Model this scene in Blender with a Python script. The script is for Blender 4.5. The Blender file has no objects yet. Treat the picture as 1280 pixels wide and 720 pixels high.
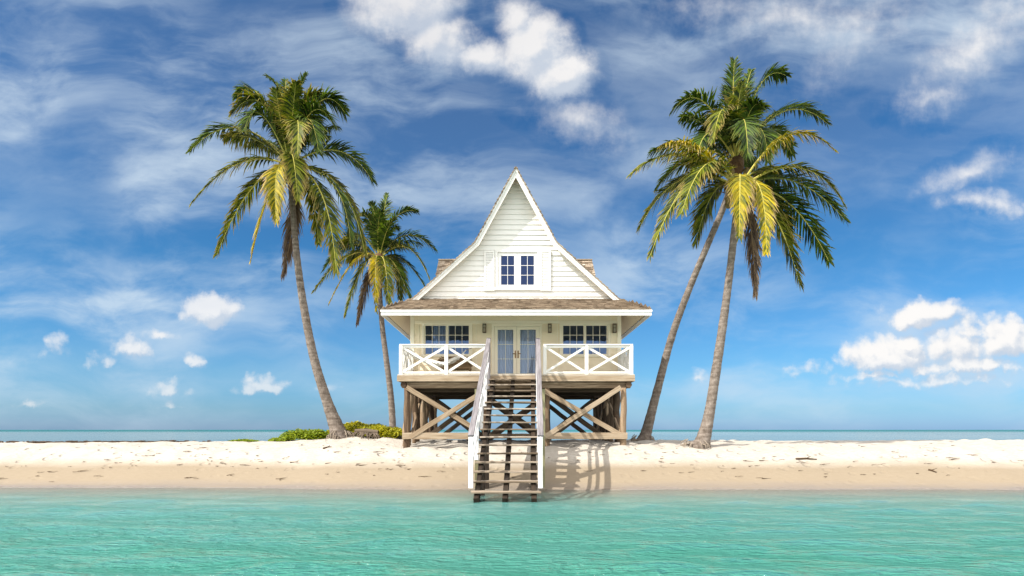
import bpy, math, random
import numpy as np
from mathutils import Vector, Matrix, noise as mnoise

R = random.Random(11)
C = bpy.context.scene.collection
SC = bpy.context.scene
V = Vector
FPX, HOR, EYE = 760.0, 537.0, 1.77       # focal length in photo pixels, horizon row, eye height above the water


def P(px, py, Y):
    """a place seen at photo pixel (px, py), Y metres north of the camera"""
    return V(((px - 640) * Y / FPX, Y, EYE + (HOR - py) * Y / FPX))


# ------------------------------------------------------------------ ground shape
def smooth(a, b, x):
    t = min(1, max(0, (x - a) / (b - a)))
    return t * t * (3 - 2 * t)


SAND = [(-4000, -6), (-60, -3.2), (0, -1.9), (8, -1.45), (13, -.85), (15.6, -.34), (17.2, -.12), (18.4, 0.0), (19.3, .27),
        (20.1, .58), (21.0, .98), (21.6, 1.15), (22.6, 1.24), (25, 1.27), (28, 1.26), (31, 1.1), (34, .5), (36, .0),
        (38, -.2), (60, -.5), (150, -.9), (400, -2.5), (4000, -6)]
SY = np.array([a for a, b in SAND]); SZ = np.array([b for a, b in SAND])


def sand_arr(X, Y, detail=True):
    w = .33 * np.sin(X * .11 + .6) + .17 * np.sin(X * .31 + 2) + .07 * np.sin(X * .9) + .04 * np.sin(X * 2.1 + 1)
    Ye = Y + np.where((Y > 12) & (Y < 30), w * np.exp(-((Y - 18.6) / 4.0) ** 2), 0)
    Z = np.interp(Ye, SY, SZ)
    Zs = (np.interp(Ye - .25, SY, SZ) + Z + np.interp(Ye + .25, SY, SZ)) / 3
    Z = Zs
    up = np.clip((Z - .3) / .8, 0, 1)
    Z = Z - up * .10 * (1 / (1 + np.exp((X + 9) / 2.0))) + up * .02 * np.sin(X * .35)
    # the mound round the left palms
    Z = Z + up * .34 * np.exp(-((X + 6.1) / 2.6) ** 2 - ((Y - 26.5) / 2.6) ** 2)
    # the island ends far to the sides
    edge = np.clip((np.abs(X) - 90) / 60, 0, 1)
    Z = np.where(Y > 10, Z * (1 - edge) - .8 * edge, Z)
    return Z


def sand_z(x, y):
    return float(sand_arr(np.array([float(x)]), np.array([float(y)]))[0])


# ------------------------------------------------------------------ mesh builder
class MB:
    def __init__(s):
        s.v, s.f, s.uv, s.t = [], [], [], []

    def face(s, idx, uvs=None, tint=.5):
        s.f.append(tuple(idx)); s.uv.append(uvs or [(0, 0)] * len(idx)); s.t.append(tint)

    def poly(s, pts, tint=.5, uvs=None):
        b = len(s.v); s.v += [tuple(p) for p in pts]
        s.face(range(b, b + len(pts)), uvs, tint)

    def box(s, x0, x1, y0, y1, z0, z1, tint=.5):
        dx, dy, dz = x1 - x0, y1 - y0, z1 - z0
        cx, cy, cz = (x0 + x1) / 2, (y0 + y1) / 2, (z0 + z1) / 2
        if dx >= dy and dx >= dz: s.beam((x0, cy, cz), (x1, cy, cz), dy, dz, tint=tint)
        elif dz >= dy: s.beam((cx, cy, z0), (cx, cy, z1), dx, dy, up=(0, 1, 0), tint=tint)
        else: s.beam((cx, y0, cz), (cx, y1, cz), dx, dz, tint=tint)

    def beam(s, p0, p1, w, h, up=(0, 0, 1), n=1, jit=0.0, tint=None, taper=1.0, cf=.1):
        """a bar of w across and h along 'up', chamfered edges, optional wobble"""
        p0, p1, up = V(p0), V(p1), V(up)
        d = (p1 - p0); L = d.length
        if L < 1e-6: return
        d /= L
        if abs(d.dot(up)) > .98: up = V((0, 1, 0)) if abs(d.z) > .9 else V((0, 0, 1))
        sd = d.cross(up).normalized(); u = sd.cross(d).normalized()
        c = cf * min(w, h)
        if tint is None: tint = R.random()
        uo = R.random() * 30
        rings = []
        for i in range(n + 1):
            k = i / n; sc = 1 + (taper - 1) * k
            o = p0 + d * L * k + sd * R.uniform(-jit, jit) + u * R.uniform(-jit, jit)
            W, H = w / 2 * sc * (1 + R.uniform(-jit, jit) * 2), h / 2 * sc * (1 + R.uniform(-jit, jit) * 2)
            cc = min(c, W * .9, H * .9)
            b = len(s.v)
            for a, e in ((W - cc, H), (W, H - cc), (W, -H + cc), (W - cc, -H), (-W + cc, -H), (-W, -H + cc), (-W, H - cc), (-W + cc, H)):
                s.v.append(tuple(o + sd * a + u * e))
            rings.append(b)
        per = [0, .01, h, h + .01, h + w, h + w + .01, 2 * h + w, 2 * h + w + .01, 2 * h + 2 * w]
        for i in range(n):
            a, b = rings[i], rings[i + 1]
            for j in range(8):
                k = (j + 1) % 8
                u0, u1 = uo + L * i / n, uo + L * (i + 1) / n
                s.face((a + j, b + j, b + k, a + k), [(u0, uo + per[j]), (u1, uo + per[j]), (u1, uo + per[j + 1]), (u0, uo + per[j + 1])], tint)
        s.face([rings[0] + j for j in range(8)], [(uo, uo + .02 * j) for j in range(8)], tint)
        s.face([rings[-1] + j for j in reversed(range(8))], [(uo, uo + .02 * j) for j in range(8)], tint)

    def tube(s, pts, rad, m=8, tint=None, cap=True, lump=0.0):
        pts = [V(p) for p in pts]
        if not hasattr(rad, '__len__'): rad = [rad] * len(pts)
        if tint is None: tint = R.random()
        rings = []; L = 0; nrm = None; uo = R.random() * 20; Ls = []
        for i, p in enumerate(pts):
            d = (pts[min(i + 1, len(pts) - 1)] - pts[max(i - 1, 0)]).normalized()
            if nrm is None:
                nrm = d.cross(V((0, 1, 0)) if abs(d.y) < .9 else V((1, 0, 0))).normalized()
            nrm = (nrm - d * nrm.dot(d)).normalized()
            bi = d.cross(nrm)
            if i: L += (p - pts[i - 1]).length
            Ls.append(L); b = len(s.v)
            for j in range(m):
                a = 2 * math.pi * j / m
                r = rad[i] * (1 + (R.uniform(-lump, lump) if lump else 0))
                s.v.append(tuple(p + nrm * math.cos(a) * r + bi * math.sin(a) * r))
            rings.append(b)
        for i in range(len(pts) - 1):
            a, b = rings[i], rings[i + 1]
            for j in range(m):
                k = (j + 1) % m
                s.face((a + j, a + k, b + k, b + j), [(uo + Ls[i], j / m), (uo + Ls[i], (j + 1) / m), (uo + Ls[i + 1], (j + 1) / m), (uo + Ls[i + 1], j / m)], tint)
        if cap:
            s.face([rings[0] + j for j in reversed(range(m))], None, tint)
            s.face([rings[-1] + j for j in range(m)], None, tint)

    def ellipsoid(s, c, r, m=10, n=7, tint=None, lump=0.0):
        if tint is None: tint = R.random()
        c = V(c); g = []
        for i in range(n + 1):
            th = math.pi * i / n; row = []
            for j in range(m):
                ph = 2 * math.pi * j / m
                q = 1 + (R.uniform(-lump, lump) if lump else 0)
                row.append(len(s.v))
                s.v.append((c.x + r[0] * math.sin(th) * math.cos(ph) * q, c.y + r[1] * math.sin(th) * math.sin(ph) * q, c.z + r[2] * math.cos(th) * q))
            g.append(row)
        for i in range(n):
            for j in range(m):
                k = (j + 1) % m
                s.face((g[i][j], g[i + 1][j], g[i + 1][k], g[i][k]), None, tint)

    def build(s, name, mat, parent=None, origin=None, smooth_sh=False):
        o0 = V((0, 0, 0))
        p = parent
        while p is not None:
            o0 += p.location; p = p.parent
        org = V(origin) if origin is not None else o0.copy()
        me = bpy.data.meshes.new(name)
        vs = np.array(s.v, dtype=np.float32).reshape(-1, 3) - np.array(org, dtype=np.float32)
        me.from_pydata(vs.tolist(), [], s.f)
        uvl = me.uv_layers.new(name='UVMap')
        flat = [c for f in s.uv for uv in f for c in uv]
        uvl.data.foreach_set('uv', np.array(flat, dtype=np.float32))
        at = me.attributes.new('tint', 'FLOAT', 'FACE')
        at.data.foreach_set('value', np.array(s.t, dtype=np.float32))
        if smooth_sh: me.polygons.foreach_set('use_smooth', [True] * len(me.polygons))
        me.update()
        if mat: me.materials.append(mat)
        ob = bpy.data.objects.new(name, me); C.objects.link(ob)
        ob.location = org - o0
        if parent: ob.parent = parent
        return ob


def empty(name, loc, label, cat, group=None):
    o = bpy.data.objects.new(name, None); C.objects.link(o)
    o.location = loc; o.empty_display_size = .3
    return tag(o, label, cat, group)


def tag(o, label=None, cat=None, group=None, kind=None):
    if label: o['label'] = label
    if cat: o['category'] = cat
    if group: o['group'] = group
    if kind: o['kind'] = kind
    return o


# ------------------------------------------------------------------ node helpers
class NT:
    def __init__(s, tree): s.t = tree; s.n = tree.nodes; s.l = tree.links
    def add(s, ty, **kw):
        nd = s.n.new(ty)
        for k, v in kw.items(): setattr(nd, k, v)
        return nd
    def link(s, a, b): s.l.new(a, b)
    def setin(s, sock, v):
        if hasattr(v, 'is_linked') or isinstance(v, bpy.types.NodeSocket): s.l.new(v, sock)
        else: sock.default_value = v
    def math(s, op, a, b=None, c=None, clamp=False):
        nd = s.add('ShaderNodeMath', operation=op); nd.use_clamp = clamp
        s.setin(nd.inputs[0], a)
        if b is not None: s.setin(nd.inputs[1], b)
        if c is not None: s.setin(nd.inputs[2], c)
        return nd.outputs[0]
    def vmath(s, op, a, b=None, c=None):
        nd = s.add('ShaderNodeVectorMath', operation=op)
        s.setin(nd.inputs[0], a)
        if b is not None: s.setin(nd.inputs[1], b)
        if c is not None: s.setin(nd.inputs[2], c)
        return nd.outputs['Value'] if op in ('LENGTH', 'DOT_PRODUCT') else nd.outputs[0]
    def noise(s, vec, scale=5, detail=4, rough=.5, dist=0, color=False, dim='3D'):
        nd = s.add('ShaderNodeTexNoise', noise_dimensions=dim)
        s.setin(nd.inputs['Vector'], vec); nd.inputs['Scale'].default_value = scale
        nd.inputs['Detail'].default_value = detail; nd.inputs['Roughness'].default_value = rough
        nd.inputs['Distortion'].default_value = dist
        return nd.outputs['Color'] if color else nd.outputs[0]
    def ramp(s, fac, stops, interp='LINEAR'):
        nd = s.add('ShaderNodeValToRGB'); s.setin(nd.inputs[0], fac)
        e = nd.color_ramp.elements; nd.color_ramp.interpolation = interp
        while len(e) < len(stops): e.new(.5)
        for el, (p, c) in zip(e, stops):
            el.position = p; el.color = (*c, 1) if len(c) == 3 else c
        return nd.outputs[0]
    def mix(s, fac, a, b, mode='MIX'):
        nd = s.add('ShaderNodeMix', data_type='RGBA', blend_type=mode)
        s.setin(nd.inputs[0], fac); s.setin(nd.inputs[6], col4(a)); s.setin(nd.inputs[7], col4(b))
        return nd.outputs[2]
    def maprange(s, v, a, b, c=0., d=1., interp='LINEAR'):
        nd = s.add('ShaderNodeMapRange', interpolation_type=interp)
        s.setin(nd.inputs[0], v)
        for i, x in enumerate((a, b, c, d)): s.setin(nd.inputs[i + 1], x)
        return nd.outputs[0]
    def mapping(s, vec, scale=(1, 1, 1), loc=(0, 0, 0), rot=(0, 0, 0)):
        nd = s.add('ShaderNodeMapping'); s.setin(nd.inputs[0], vec)
        nd.inputs['Scale'].default_value = scale; nd.inputs['Location'].default_value = loc; nd.inputs['Rotation'].default_value = rot
        return nd.outputs[0]
    def bump(s, h, strength=.3, dist=.01, normal=None):
        nd = s.add('ShaderNodeBump'); s.setin(nd.inputs['Height'], h)
        nd.inputs['Strength'].default_value = strength; nd.inputs['Distance'].default_value = dist
        if normal is not None: s.setin(nd.inputs['Normal'], normal)
        return nd.outputs[0]


def col4(c):
    if isinstance(c, (tuple, list)) and len(c) == 3: return (*c, 1)
    return c


def new_mat(name):
    m = bpy.data.materials.new(name); m.use_nodes = True
    m.node_tree.nodes.clear()
    t = NT(m.node_tree)
    out = t.add('ShaderNodeOutputMaterial')
    return m, t, out


def principled(t, out, color, rough=.7, normal=None, spec=.3):
    b = t.add('ShaderNodeBsdfPrincipled')
    t.setin(b.inputs['Base Color'], col4(color)); t.setin(b.inputs['Roughness'], rough)
    b.inputs['Specular IOR Level'].default_value = spec
    if normal is not None: t.link(normal, b.inputs['Normal'])
    t.link(b.outputs[0], out.inputs[0])
    return b


def wood(name, stops, rough=.85, grain=1.0, tintamt=.35, bumpd=.006):
    m, t, out = new_mat(name)
    uv = t.add('ShaderNodeTexCoord').outputs['UV']
    tint = t.add('ShaderNodeAttribute', attribute_name='tint').outputs['Fac']
    g = t.noise(t.mapping(uv, (1.2, 26, 1)), 1.0 * grain, 5, .62, .4)
    g2 = t.noise(t.mapping(uv, (.6, 3, 1)), 1.6, 4, .6)
    f = t.math('ADD', t.math('MULTIPLY', g, .6), t.math('MULTIPLY', g2, .4))
    f = t.math('ADD', f, t.math('MULTIPLY', t.math('SUBTRACT', tint, .5), tintamt * .5))
    f = t.maprange(f, .3, .72)
    c = t.ramp(f, stops)
    pos = t.add('ShaderNodeNewGeometry').outputs['Position']
    principled(t, out, c, rough, t.bump(g, .7, bumpd), .2)
    return m


M = {}
M['timber'] = wood('weathered_timber', [(0, (.04, .027, .017)), (.35, (.15, .105, .066)), (.65, (.26, .195, .13)), (1, (.37, .30, .22))], tintamt=.7)
M['log'] = wood('round_log', [(0, (.055, .035, .022)), (.35, (.16, .108, .068)), (.7, (.26, .185, .12)), (1, (.36, .28, .20))], tintamt=.8)
M['greywood'] = wood('silvered_wood', [(0, (.07, .065, .07)), (.35, (.15, .14, .148)), (.7, (.235, .22, .235)), (1, (.33, .31, .325))])
M['deckwood'] = wood('pale_deck_boards', [(0, (.3, .26, .2)), (.5, (.52, .47, .4)), (1, (.62, .57, .5))])  # made pale to bounce more light onto the porch wall
M['tread'] = wood('tread_wood', [(0, (.08, .055, .035)), (.4, (.22, .175, .13)), (.7, (.34, .285, .23)), (1, (.46, .41, .35))], tintamt=.6)
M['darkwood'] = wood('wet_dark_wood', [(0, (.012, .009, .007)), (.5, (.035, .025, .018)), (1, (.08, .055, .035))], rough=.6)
M['under'] = wood('shade_painted_timber', [(0, (.02, .014, .01)), (.4, (.06, .043, .03)), (.75, (.11, .082, .058)), (1, (.17, .13, .095))])  # timber colour darkened to paint in the shade below the deck
M['algae'] = wood('algae_stained_post', [(0, (.07, .065, .03)), (.35, (.15, .14, .08)), (.7, (.24, .225, .13)), (1, (.33, .31, .2))])
M['wicker'] = wood('woven_cane', [(0, (.12, .07, .035)), (.5, (.28, .19, .11)), (1, (.45, .34, .22))], grain=2)


def paint(name, c, dirt=(.45, .38, .28), amt=.25, rough=.5, grain=True):
    m, t, out = new_mat(name)
    tc = t.add('ShaderNodeTexCoord')
    pos = t.add('ShaderNodeNewGeometry').outputs['Position']
    tint = t.add('ShaderNodeAttribute', attribute_name='tint').outputs['Fac']
    n1 = t.noise(pos, 1.7, 6, .65)
    n2 = t.noise(t.mapping(tc.outputs['UV'], (2, 40, 1)), 1.0, 4, .6)
    f = t.maprange(t.math('ADD', t.math('MULTIPLY', n1, .6), t.math('MULTIPLY', n2, .4)), .5, .78)
    f = t.math('MULTIPLY', f, amt)
    base = t.mix(t.math('MULTIPLY', tint, .12), c, tuple(x * .75 for x in c))
    col = t.mix(f, base, dirt)
    principled(t, out, col, rough, t.bump(n2, .35, .003), .35)
    return m


M['white'] = paint('white_paint', (.72, .71, .695))
M['rail_white'] = paint('worn_white_paint', (.74, .73, .70), (.38, .33, .27), .45)
M['cream'] = paint('cream_paint', (.92, .81, .62), amt=.12)
M['creamtrim'] = paint('cream_trim_paint', (.94, .87, .72), amt=.12)
M['step_white'] = paint('salt_white_paint', (.68, .68, .69), (.42, .4, .38), .5)


def mk_shingle():
    m, t, out = new_mat('cedar_shingles')
    tc = t.add('ShaderNodeTexCoord').outputs['UV']
    tint = t.add('ShaderNodeAttribute', attribute_name='tint').outputs['Fac']
    pos = t.add('ShaderNodeNewGeometry').outputs['Position']
    g = t.noise(t.mapping(tc, (40, 2.5, 1)), 1, 4, .6)
    b = t.noise(t.mapping(pos, (.7, .7, 2.5)), 1.4, 4, .65)
    f = t.math('ADD', t.math('MULTIPLY', tint, .45), t.math('ADD', t.math('MULTIPLY', g, .25), t.math('MULTIPLY', b, .5)))
    c = t.ramp(t.maprange(f, .25, .95), [(0, (.06, .042, .03)), (.3, (.19, .145, .105)), (.55, (.34, .275, .21)), (.8, (.48, .41, .33)), (1, (.58, .52, .44))])
    principled(t, out, c, .85, t.bump(g, .6, .006), .2)
    return m


M['shingle'] = mk_shingle()


def mk_bark():
    m, t, out = new_mat('palm_bark')
    uv = t.add('ShaderNodeTexCoord').outputs['UV']
    pos = t.add('ShaderNodeNewGeometry').outputs['Position']
    n = t.noise(pos, 7, 6, .68)
    n3 = t.noise(t.mapping(pos, (14, 14, 3)), 2, 5, .6)
    ringc = t.noise(t.mapping(pos, (1.5, 1.5, 11)), 1.0, 3, .5)
    f = t.math('ADD', t.math('MULTIPLY', n, .45), t.math('ADD', t.math('MULTIPLY', ringc, .35), t.math('MULTIPLY', n3, .2)))
    c = t.ramp(t.maprange(f, .33, .68), [(0, (.05, .038, .03)), (.35, (.135, .11, .092)), (.7, (.225, .19, .165)), (1, (.34, .30, .27))])
    principled(t, out, c, .9, t.bump(f, .9, .02), .15)
    return m


M['bark'] = mk_bark()


def mk_leaf(name, base, tipc, dark, edge=.75, trans=.3, rachis=(.55, .5, .12)):
    m, t, out = new_mat(name)
    uv = t.add('ShaderNodeTexCoord').outputs['UV']
    sx = t.add('ShaderNodeSeparateXYZ'); t.link(uv, sx.inputs[0])
    tint = t.add('ShaderNodeAttribute', attribute_name='tint').outputs['Fac']
    pos = t.add('ShaderNodeNewGeometry').outputs['Position']
    n = t.noise(pos, 1.3, 3, .6)
    f = t.math('ADD', t.math('MULTIPLY', tint, .6), t.math('MULTIPLY', n, .6))
    c = t.mix(t.maprange(f, .3, .95), dark, base)
    e = t.math('ADD', sx.outputs[0], t.math('MULTIPLY', t.math('SUBTRACT', n, .5), .5))
    c = t.mix(t.maprange(e, edge, 1.05), c, tipc)
    isr = t.math('GREATER_THAN', sx.outputs[1], 5.0)
    c = t.mix(isr, c, rachis)
    b = t.add('ShaderNodeBsdfPrincipled'); t.link(c, b.inputs['Base Color'])
    b.inputs['Roughness'].default_value = .55; b.inputs['Specular IOR Level'].default_value = .22
    tr = t.add('ShaderNodeBsdfTranslucent')
    t.link(t.mix(1.0, c, (1.25, 1.2, .45), 'MULTIPLY'), tr.inputs[0])
    mx = t.add('ShaderNodeMixShader'); mx.inputs[0].default_value = trans
    t.link(b.outputs[0], mx.inputs[1]); t.link(tr.outputs[0], mx.inputs[2]); t.link(mx.outputs[0], out.inputs[0])
    return m


M['frond_green'] = mk_leaf('palm_leaf_green', (.09, .15, .012), (.22, .21, .045), (.007, .020, .004))
M['frond_mid'] = mk_leaf('palm_leaf_olive', (.18, .20, .010), (.34, .24, .08), (.014, .030, .004), .62)
M['frond_yellow'] = mk_leaf('palm_leaf_yellow', (.50, .38, .010), (.44, .29, .2), (.08, .10, .008), .68)
M['frond_dead'] = mk_leaf('palm_leaf_dry', (.17, .11, .07), (.3, .22, .17), (.06, .038, .028), .6, .15, (.2, .13, .07))
M['shrub'] = mk_leaf('shrub_leaf', (.26, .32, .015), (.48, .46, .03), (.07, .13, .010), .6, .35)
M['shrub_yellow'] = mk_leaf('shrub_leaf_yellow', (.44, .40, .015), (.58, .5, .05), (.14, .17, .012), .5, .35)


def flat(name, c, rough=.6, nsc=8, amt=.3, spec=.3, metal=0.):
    m, t, out = new_mat(name)
    pos = t.add('ShaderNodeNewGeometry').outputs['Position']
    n = t.noise(pos, nsc, 4, .6)
    col = t.mix(t.math('MULTIPLY', n, amt * 2), c, tuple(x * .5 for x in c))
    b = principled(t, out, col, rough, t.bump(n, .3, .01), spec)
    b.inputs['Metallic'].default_value = metal
    return m


M['husk'] = flat('coconut_husk', (.2, .15, .05), .7)
M['fibre'] = flat('crown_fibre', (.16, .09, .045), .9, 20, .5)
M['soffit'] = flat('soffit_boards', (.74, .62, .45), .7, 3, .12)
M['lamp_metal'] = flat('lamp_metal', (.13, .09, .06), .4, 8, .2, .5, .6)
M['brass'] = flat('handle_brass', (.25, .15, .07), .4, 8, .2, .5, .8)
M['lampglass'] = flat('frosted_lamp_glass', (.5, .45, .36), .3)
M['cloth'] = flat('white_cotton', (.82, .80, .76), .9, 6, .08)
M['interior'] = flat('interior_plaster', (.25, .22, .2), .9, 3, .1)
M['weed'] = flat('dry_seaweed', (.09, .055, .03), .95, 5, .5)
M['drift'] = flat('bleached_driftwood', (.3, .25, .2), .95, 9, .4)


def mk_curtain():
    m, t, out = new_mat('curtain_cloth')
    pos = t.add('ShaderNodeNewGeometry').outputs['Position']
    n = t.noise(t.mapping(pos, (30, 30, .5)), 1, 3, .6)
    principled(t, out, t.mix(n, (.55, .57, .62), (.88, .89, .93)), .9, t.bump(n, .3, .01))
    return m


M['curtain'] = mk_curtain()


def mk_glass(name, refl, tintc, gc):
    m, t, out = new_mat(name)
    pos = t.add('ShaderNodeNewGeometry').outputs['Position']
    nb = t.bump(t.noise(pos, 2.2, 2, .5), .12, .02)
    tr = t.add('ShaderNodeBsdfTransparent'); tr.inputs[0].default_value = (*tintc, 1)
    gl = t.add('ShaderNodeBsdfGlossy'); gl.inputs[0].default_value = (*gc, 1); gl.inputs['Roughness'].default_value = .03
    t.link(nb, gl.inputs['Normal'])
    mx = t.add('ShaderNodeMixShader'); mx.inputs[0].default_value = refl
    t.link(tr.outputs[0], mx.inputs[1]); t.link(gl.outputs[0], mx.inputs[2]); t.link(mx.outputs[0], out.inputs[0])
    return m


M['glass'] = mk_glass('window_glass', .13, (.40, .48, .62), (.3, .5, .95))
M['glass_door'] = mk_glass('door_glass', .06, (.62, .69, .80), (.5, .7, 1))
M['glass_gable'] = mk_glass('gable_glass', .085, (.15, .2, .35), (.26, .42, 1))


# ------------------------------------------------------------------ ground and sea
def mk_sand():
    m, t, out = new_mat('coral_sand')
    pos = t.add('ShaderNodeNewGeometry').outputs['Position']
    s = t.add('ShaderNodeSeparateXYZ'); t.link(pos, s.inputs[0])
    n1 = t.noise(t.mapping(pos, (.35, 1, 1)), .9, 5, .6)
    n2 = t.noise(t.mapping(pos, (.8, 2, 2)), 7, 6, .7)
    n3 = t.noise(pos, 60, 3, .6)
    zz = t.math('ADD', s.outputs[2], t.math('MULTIPLY', t.math('SUBTRACT', n1, .5), .32))
    zz = t.math('ADD', zz, t.math('MULTIPLY', t.math('SUBTRACT', n2, .5), .10))
    wet = t.maprange(zz, .50, .82)
    wet0 = t.maprange(zz, .0, .20)
    dry = t.mix(t.maprange(n2, .35, .7), (.48, .448, .402), (.375, .335, .285))
    damp = t.mix(t.maprange(n2, .3, .7), (.262, .216, .158), (.235, .190, .135))
    edge = t.mix(n2, (.20, .168, .14), (.235, .2, .165))
    c = t.mix(wet, t.mix(wet0, edge, damp), dry)
    spk = t.maprange(t.noise(t.mapping(pos, (1, 2.2, 2)), 26, 3, .7), .66, .74)
    c = t.mix(t.math('MULTIPLY', spk, .22), c, (.25, .17, .10))
    rough = t.maprange(zz, .0, .16, .22, .95)
    h = t.math('ADD', t.math('MULTIPLY', n2, .8), t.math('MULTIPLY', n3, .12))
    vo = t.add('ShaderNodeTexVoronoi', feature='F1'); t.link(pos, vo.inputs['Vector']); vo.inputs['Scale'].default_value = 1.9
    dent = t.maprange(vo.outputs['Distance'], .14, .30, -1.1, 0, 'SMOOTHSTEP')
    h = t.math('ADD', h, dent)
    h = t.math('MULTIPLY', h, t.maprange(zz, .3, .9, .15, 1.0))
    principled(t, out, c, rough, t.bump(h, .9, .07), .2)
    return m


M['sand'] = mk_sand()


def axis(dense0, dense1, step, lim, grow=1.35):
    a = list(np.arange(dense0, dense1 + 1e-6, step))
    s = step; x = a[-1]
    while x < lim: s *= grow; x += s; a.append(x)
    s = step; x = a[0]; pre = []
    while x > -lim: s *= grow; x -= s; pre.append(x)
    return np.array(pre[::-1] + a)


def grid_obj(name, xs, ys, zf, mat, attr=None):
    X, Y = np.meshgrid(xs, ys)
    Z = zf(X, Y)
    nx, ny = len(xs), len(ys)
    co = np.stack([X.ravel(), Y.ravel(), Z.ravel()], 1).astype(np.float32)
    i = np.arange(nx * ny).reshape(ny, nx)
    q = np.stack([i[:-1, :-1].ravel(), i[:-1, 1:].ravel(), i[1:, 1:].ravel(), i[1:, :-1].ravel()], 1)
    me = bpy.data.meshes.new(name)
    me.vertices.add(len(co)); me.vertices.foreach_set('co', co.ravel())
    me.loops.add(q.size); me.loops.foreach_set('vertex_index', q.ravel().astype(np.int32))
    me.polygons.add(len(q)); me.polygons.foreach_set('loop_start', (np.arange(len(q)) * 4).astype(np.int32))
    me.update(calc_edges=True); me.validate()
    me.polygons.foreach_set('use_smooth', [True] * len(q))
    if attr is not None:
        a = me.attributes.new('depth', 'FLOAT', 'POINT'); a.data.foreach_set('value', attr(X, Y).ravel().astype(np.float32))
    me.materials.append(mat)
    ob = bpy.data.objects.new(name, me); C.objects.link(ob)
    return ob


rs = np.random.RandomState(4)


def bumps(X, Y):
    Z = sand_arr(X, Y)
    dry = np.clip((Z - .5) / .3, 0, 1)
    n = np.zeros_like(X)
    for k in range(26):
        lam = rs.uniform(.35, 1.6); a = rs.uniform(0, math.pi)
        n += np.sin((X * math.cos(a) + Y * math.sin(a)) * 2 * math.pi / lam + rs.uniform(0, 6.3)) * lam
    n *= .0065
    return Z + n * dry * (np.abs(X) < 60)


sand = grid_obj('sand', axis(-26, 26, .11, 5000), np.unique(np.concatenate([axis(14, 37, .11, 5000)])), bumps, M['sand'])
tag(sand, kind='structure')
sand['label'] = 'white coral sand beach darkening to damp tan at the waterline'

WAVES = [(rs.uniform(.28, 1.9), rs.normal(math.pi / 2, .55), rs.uniform(0, 6.3)) for k in range(44)]


def sea_z(X, Y):
    n = np.zeros_like(X)
    for lam, a, ph in WAVES:
        ph2 = .9 * np.sin(X * .7 / lam + ph * 3)
        n += np.sin((X * math.cos(a) + Y * math.sin(a)) * 2 * math.pi / lam + ph + ph2) * lam * .0030
    d = -sand_arr(X, Y)
    fade = np.clip(d / .5, .12, 1) * np.clip((30 - np.abs(X)) / 8, 0, 1) * np.clip((Y + 2) / 6, 0, 1) * (Y < 30)
    return n * fade


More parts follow.
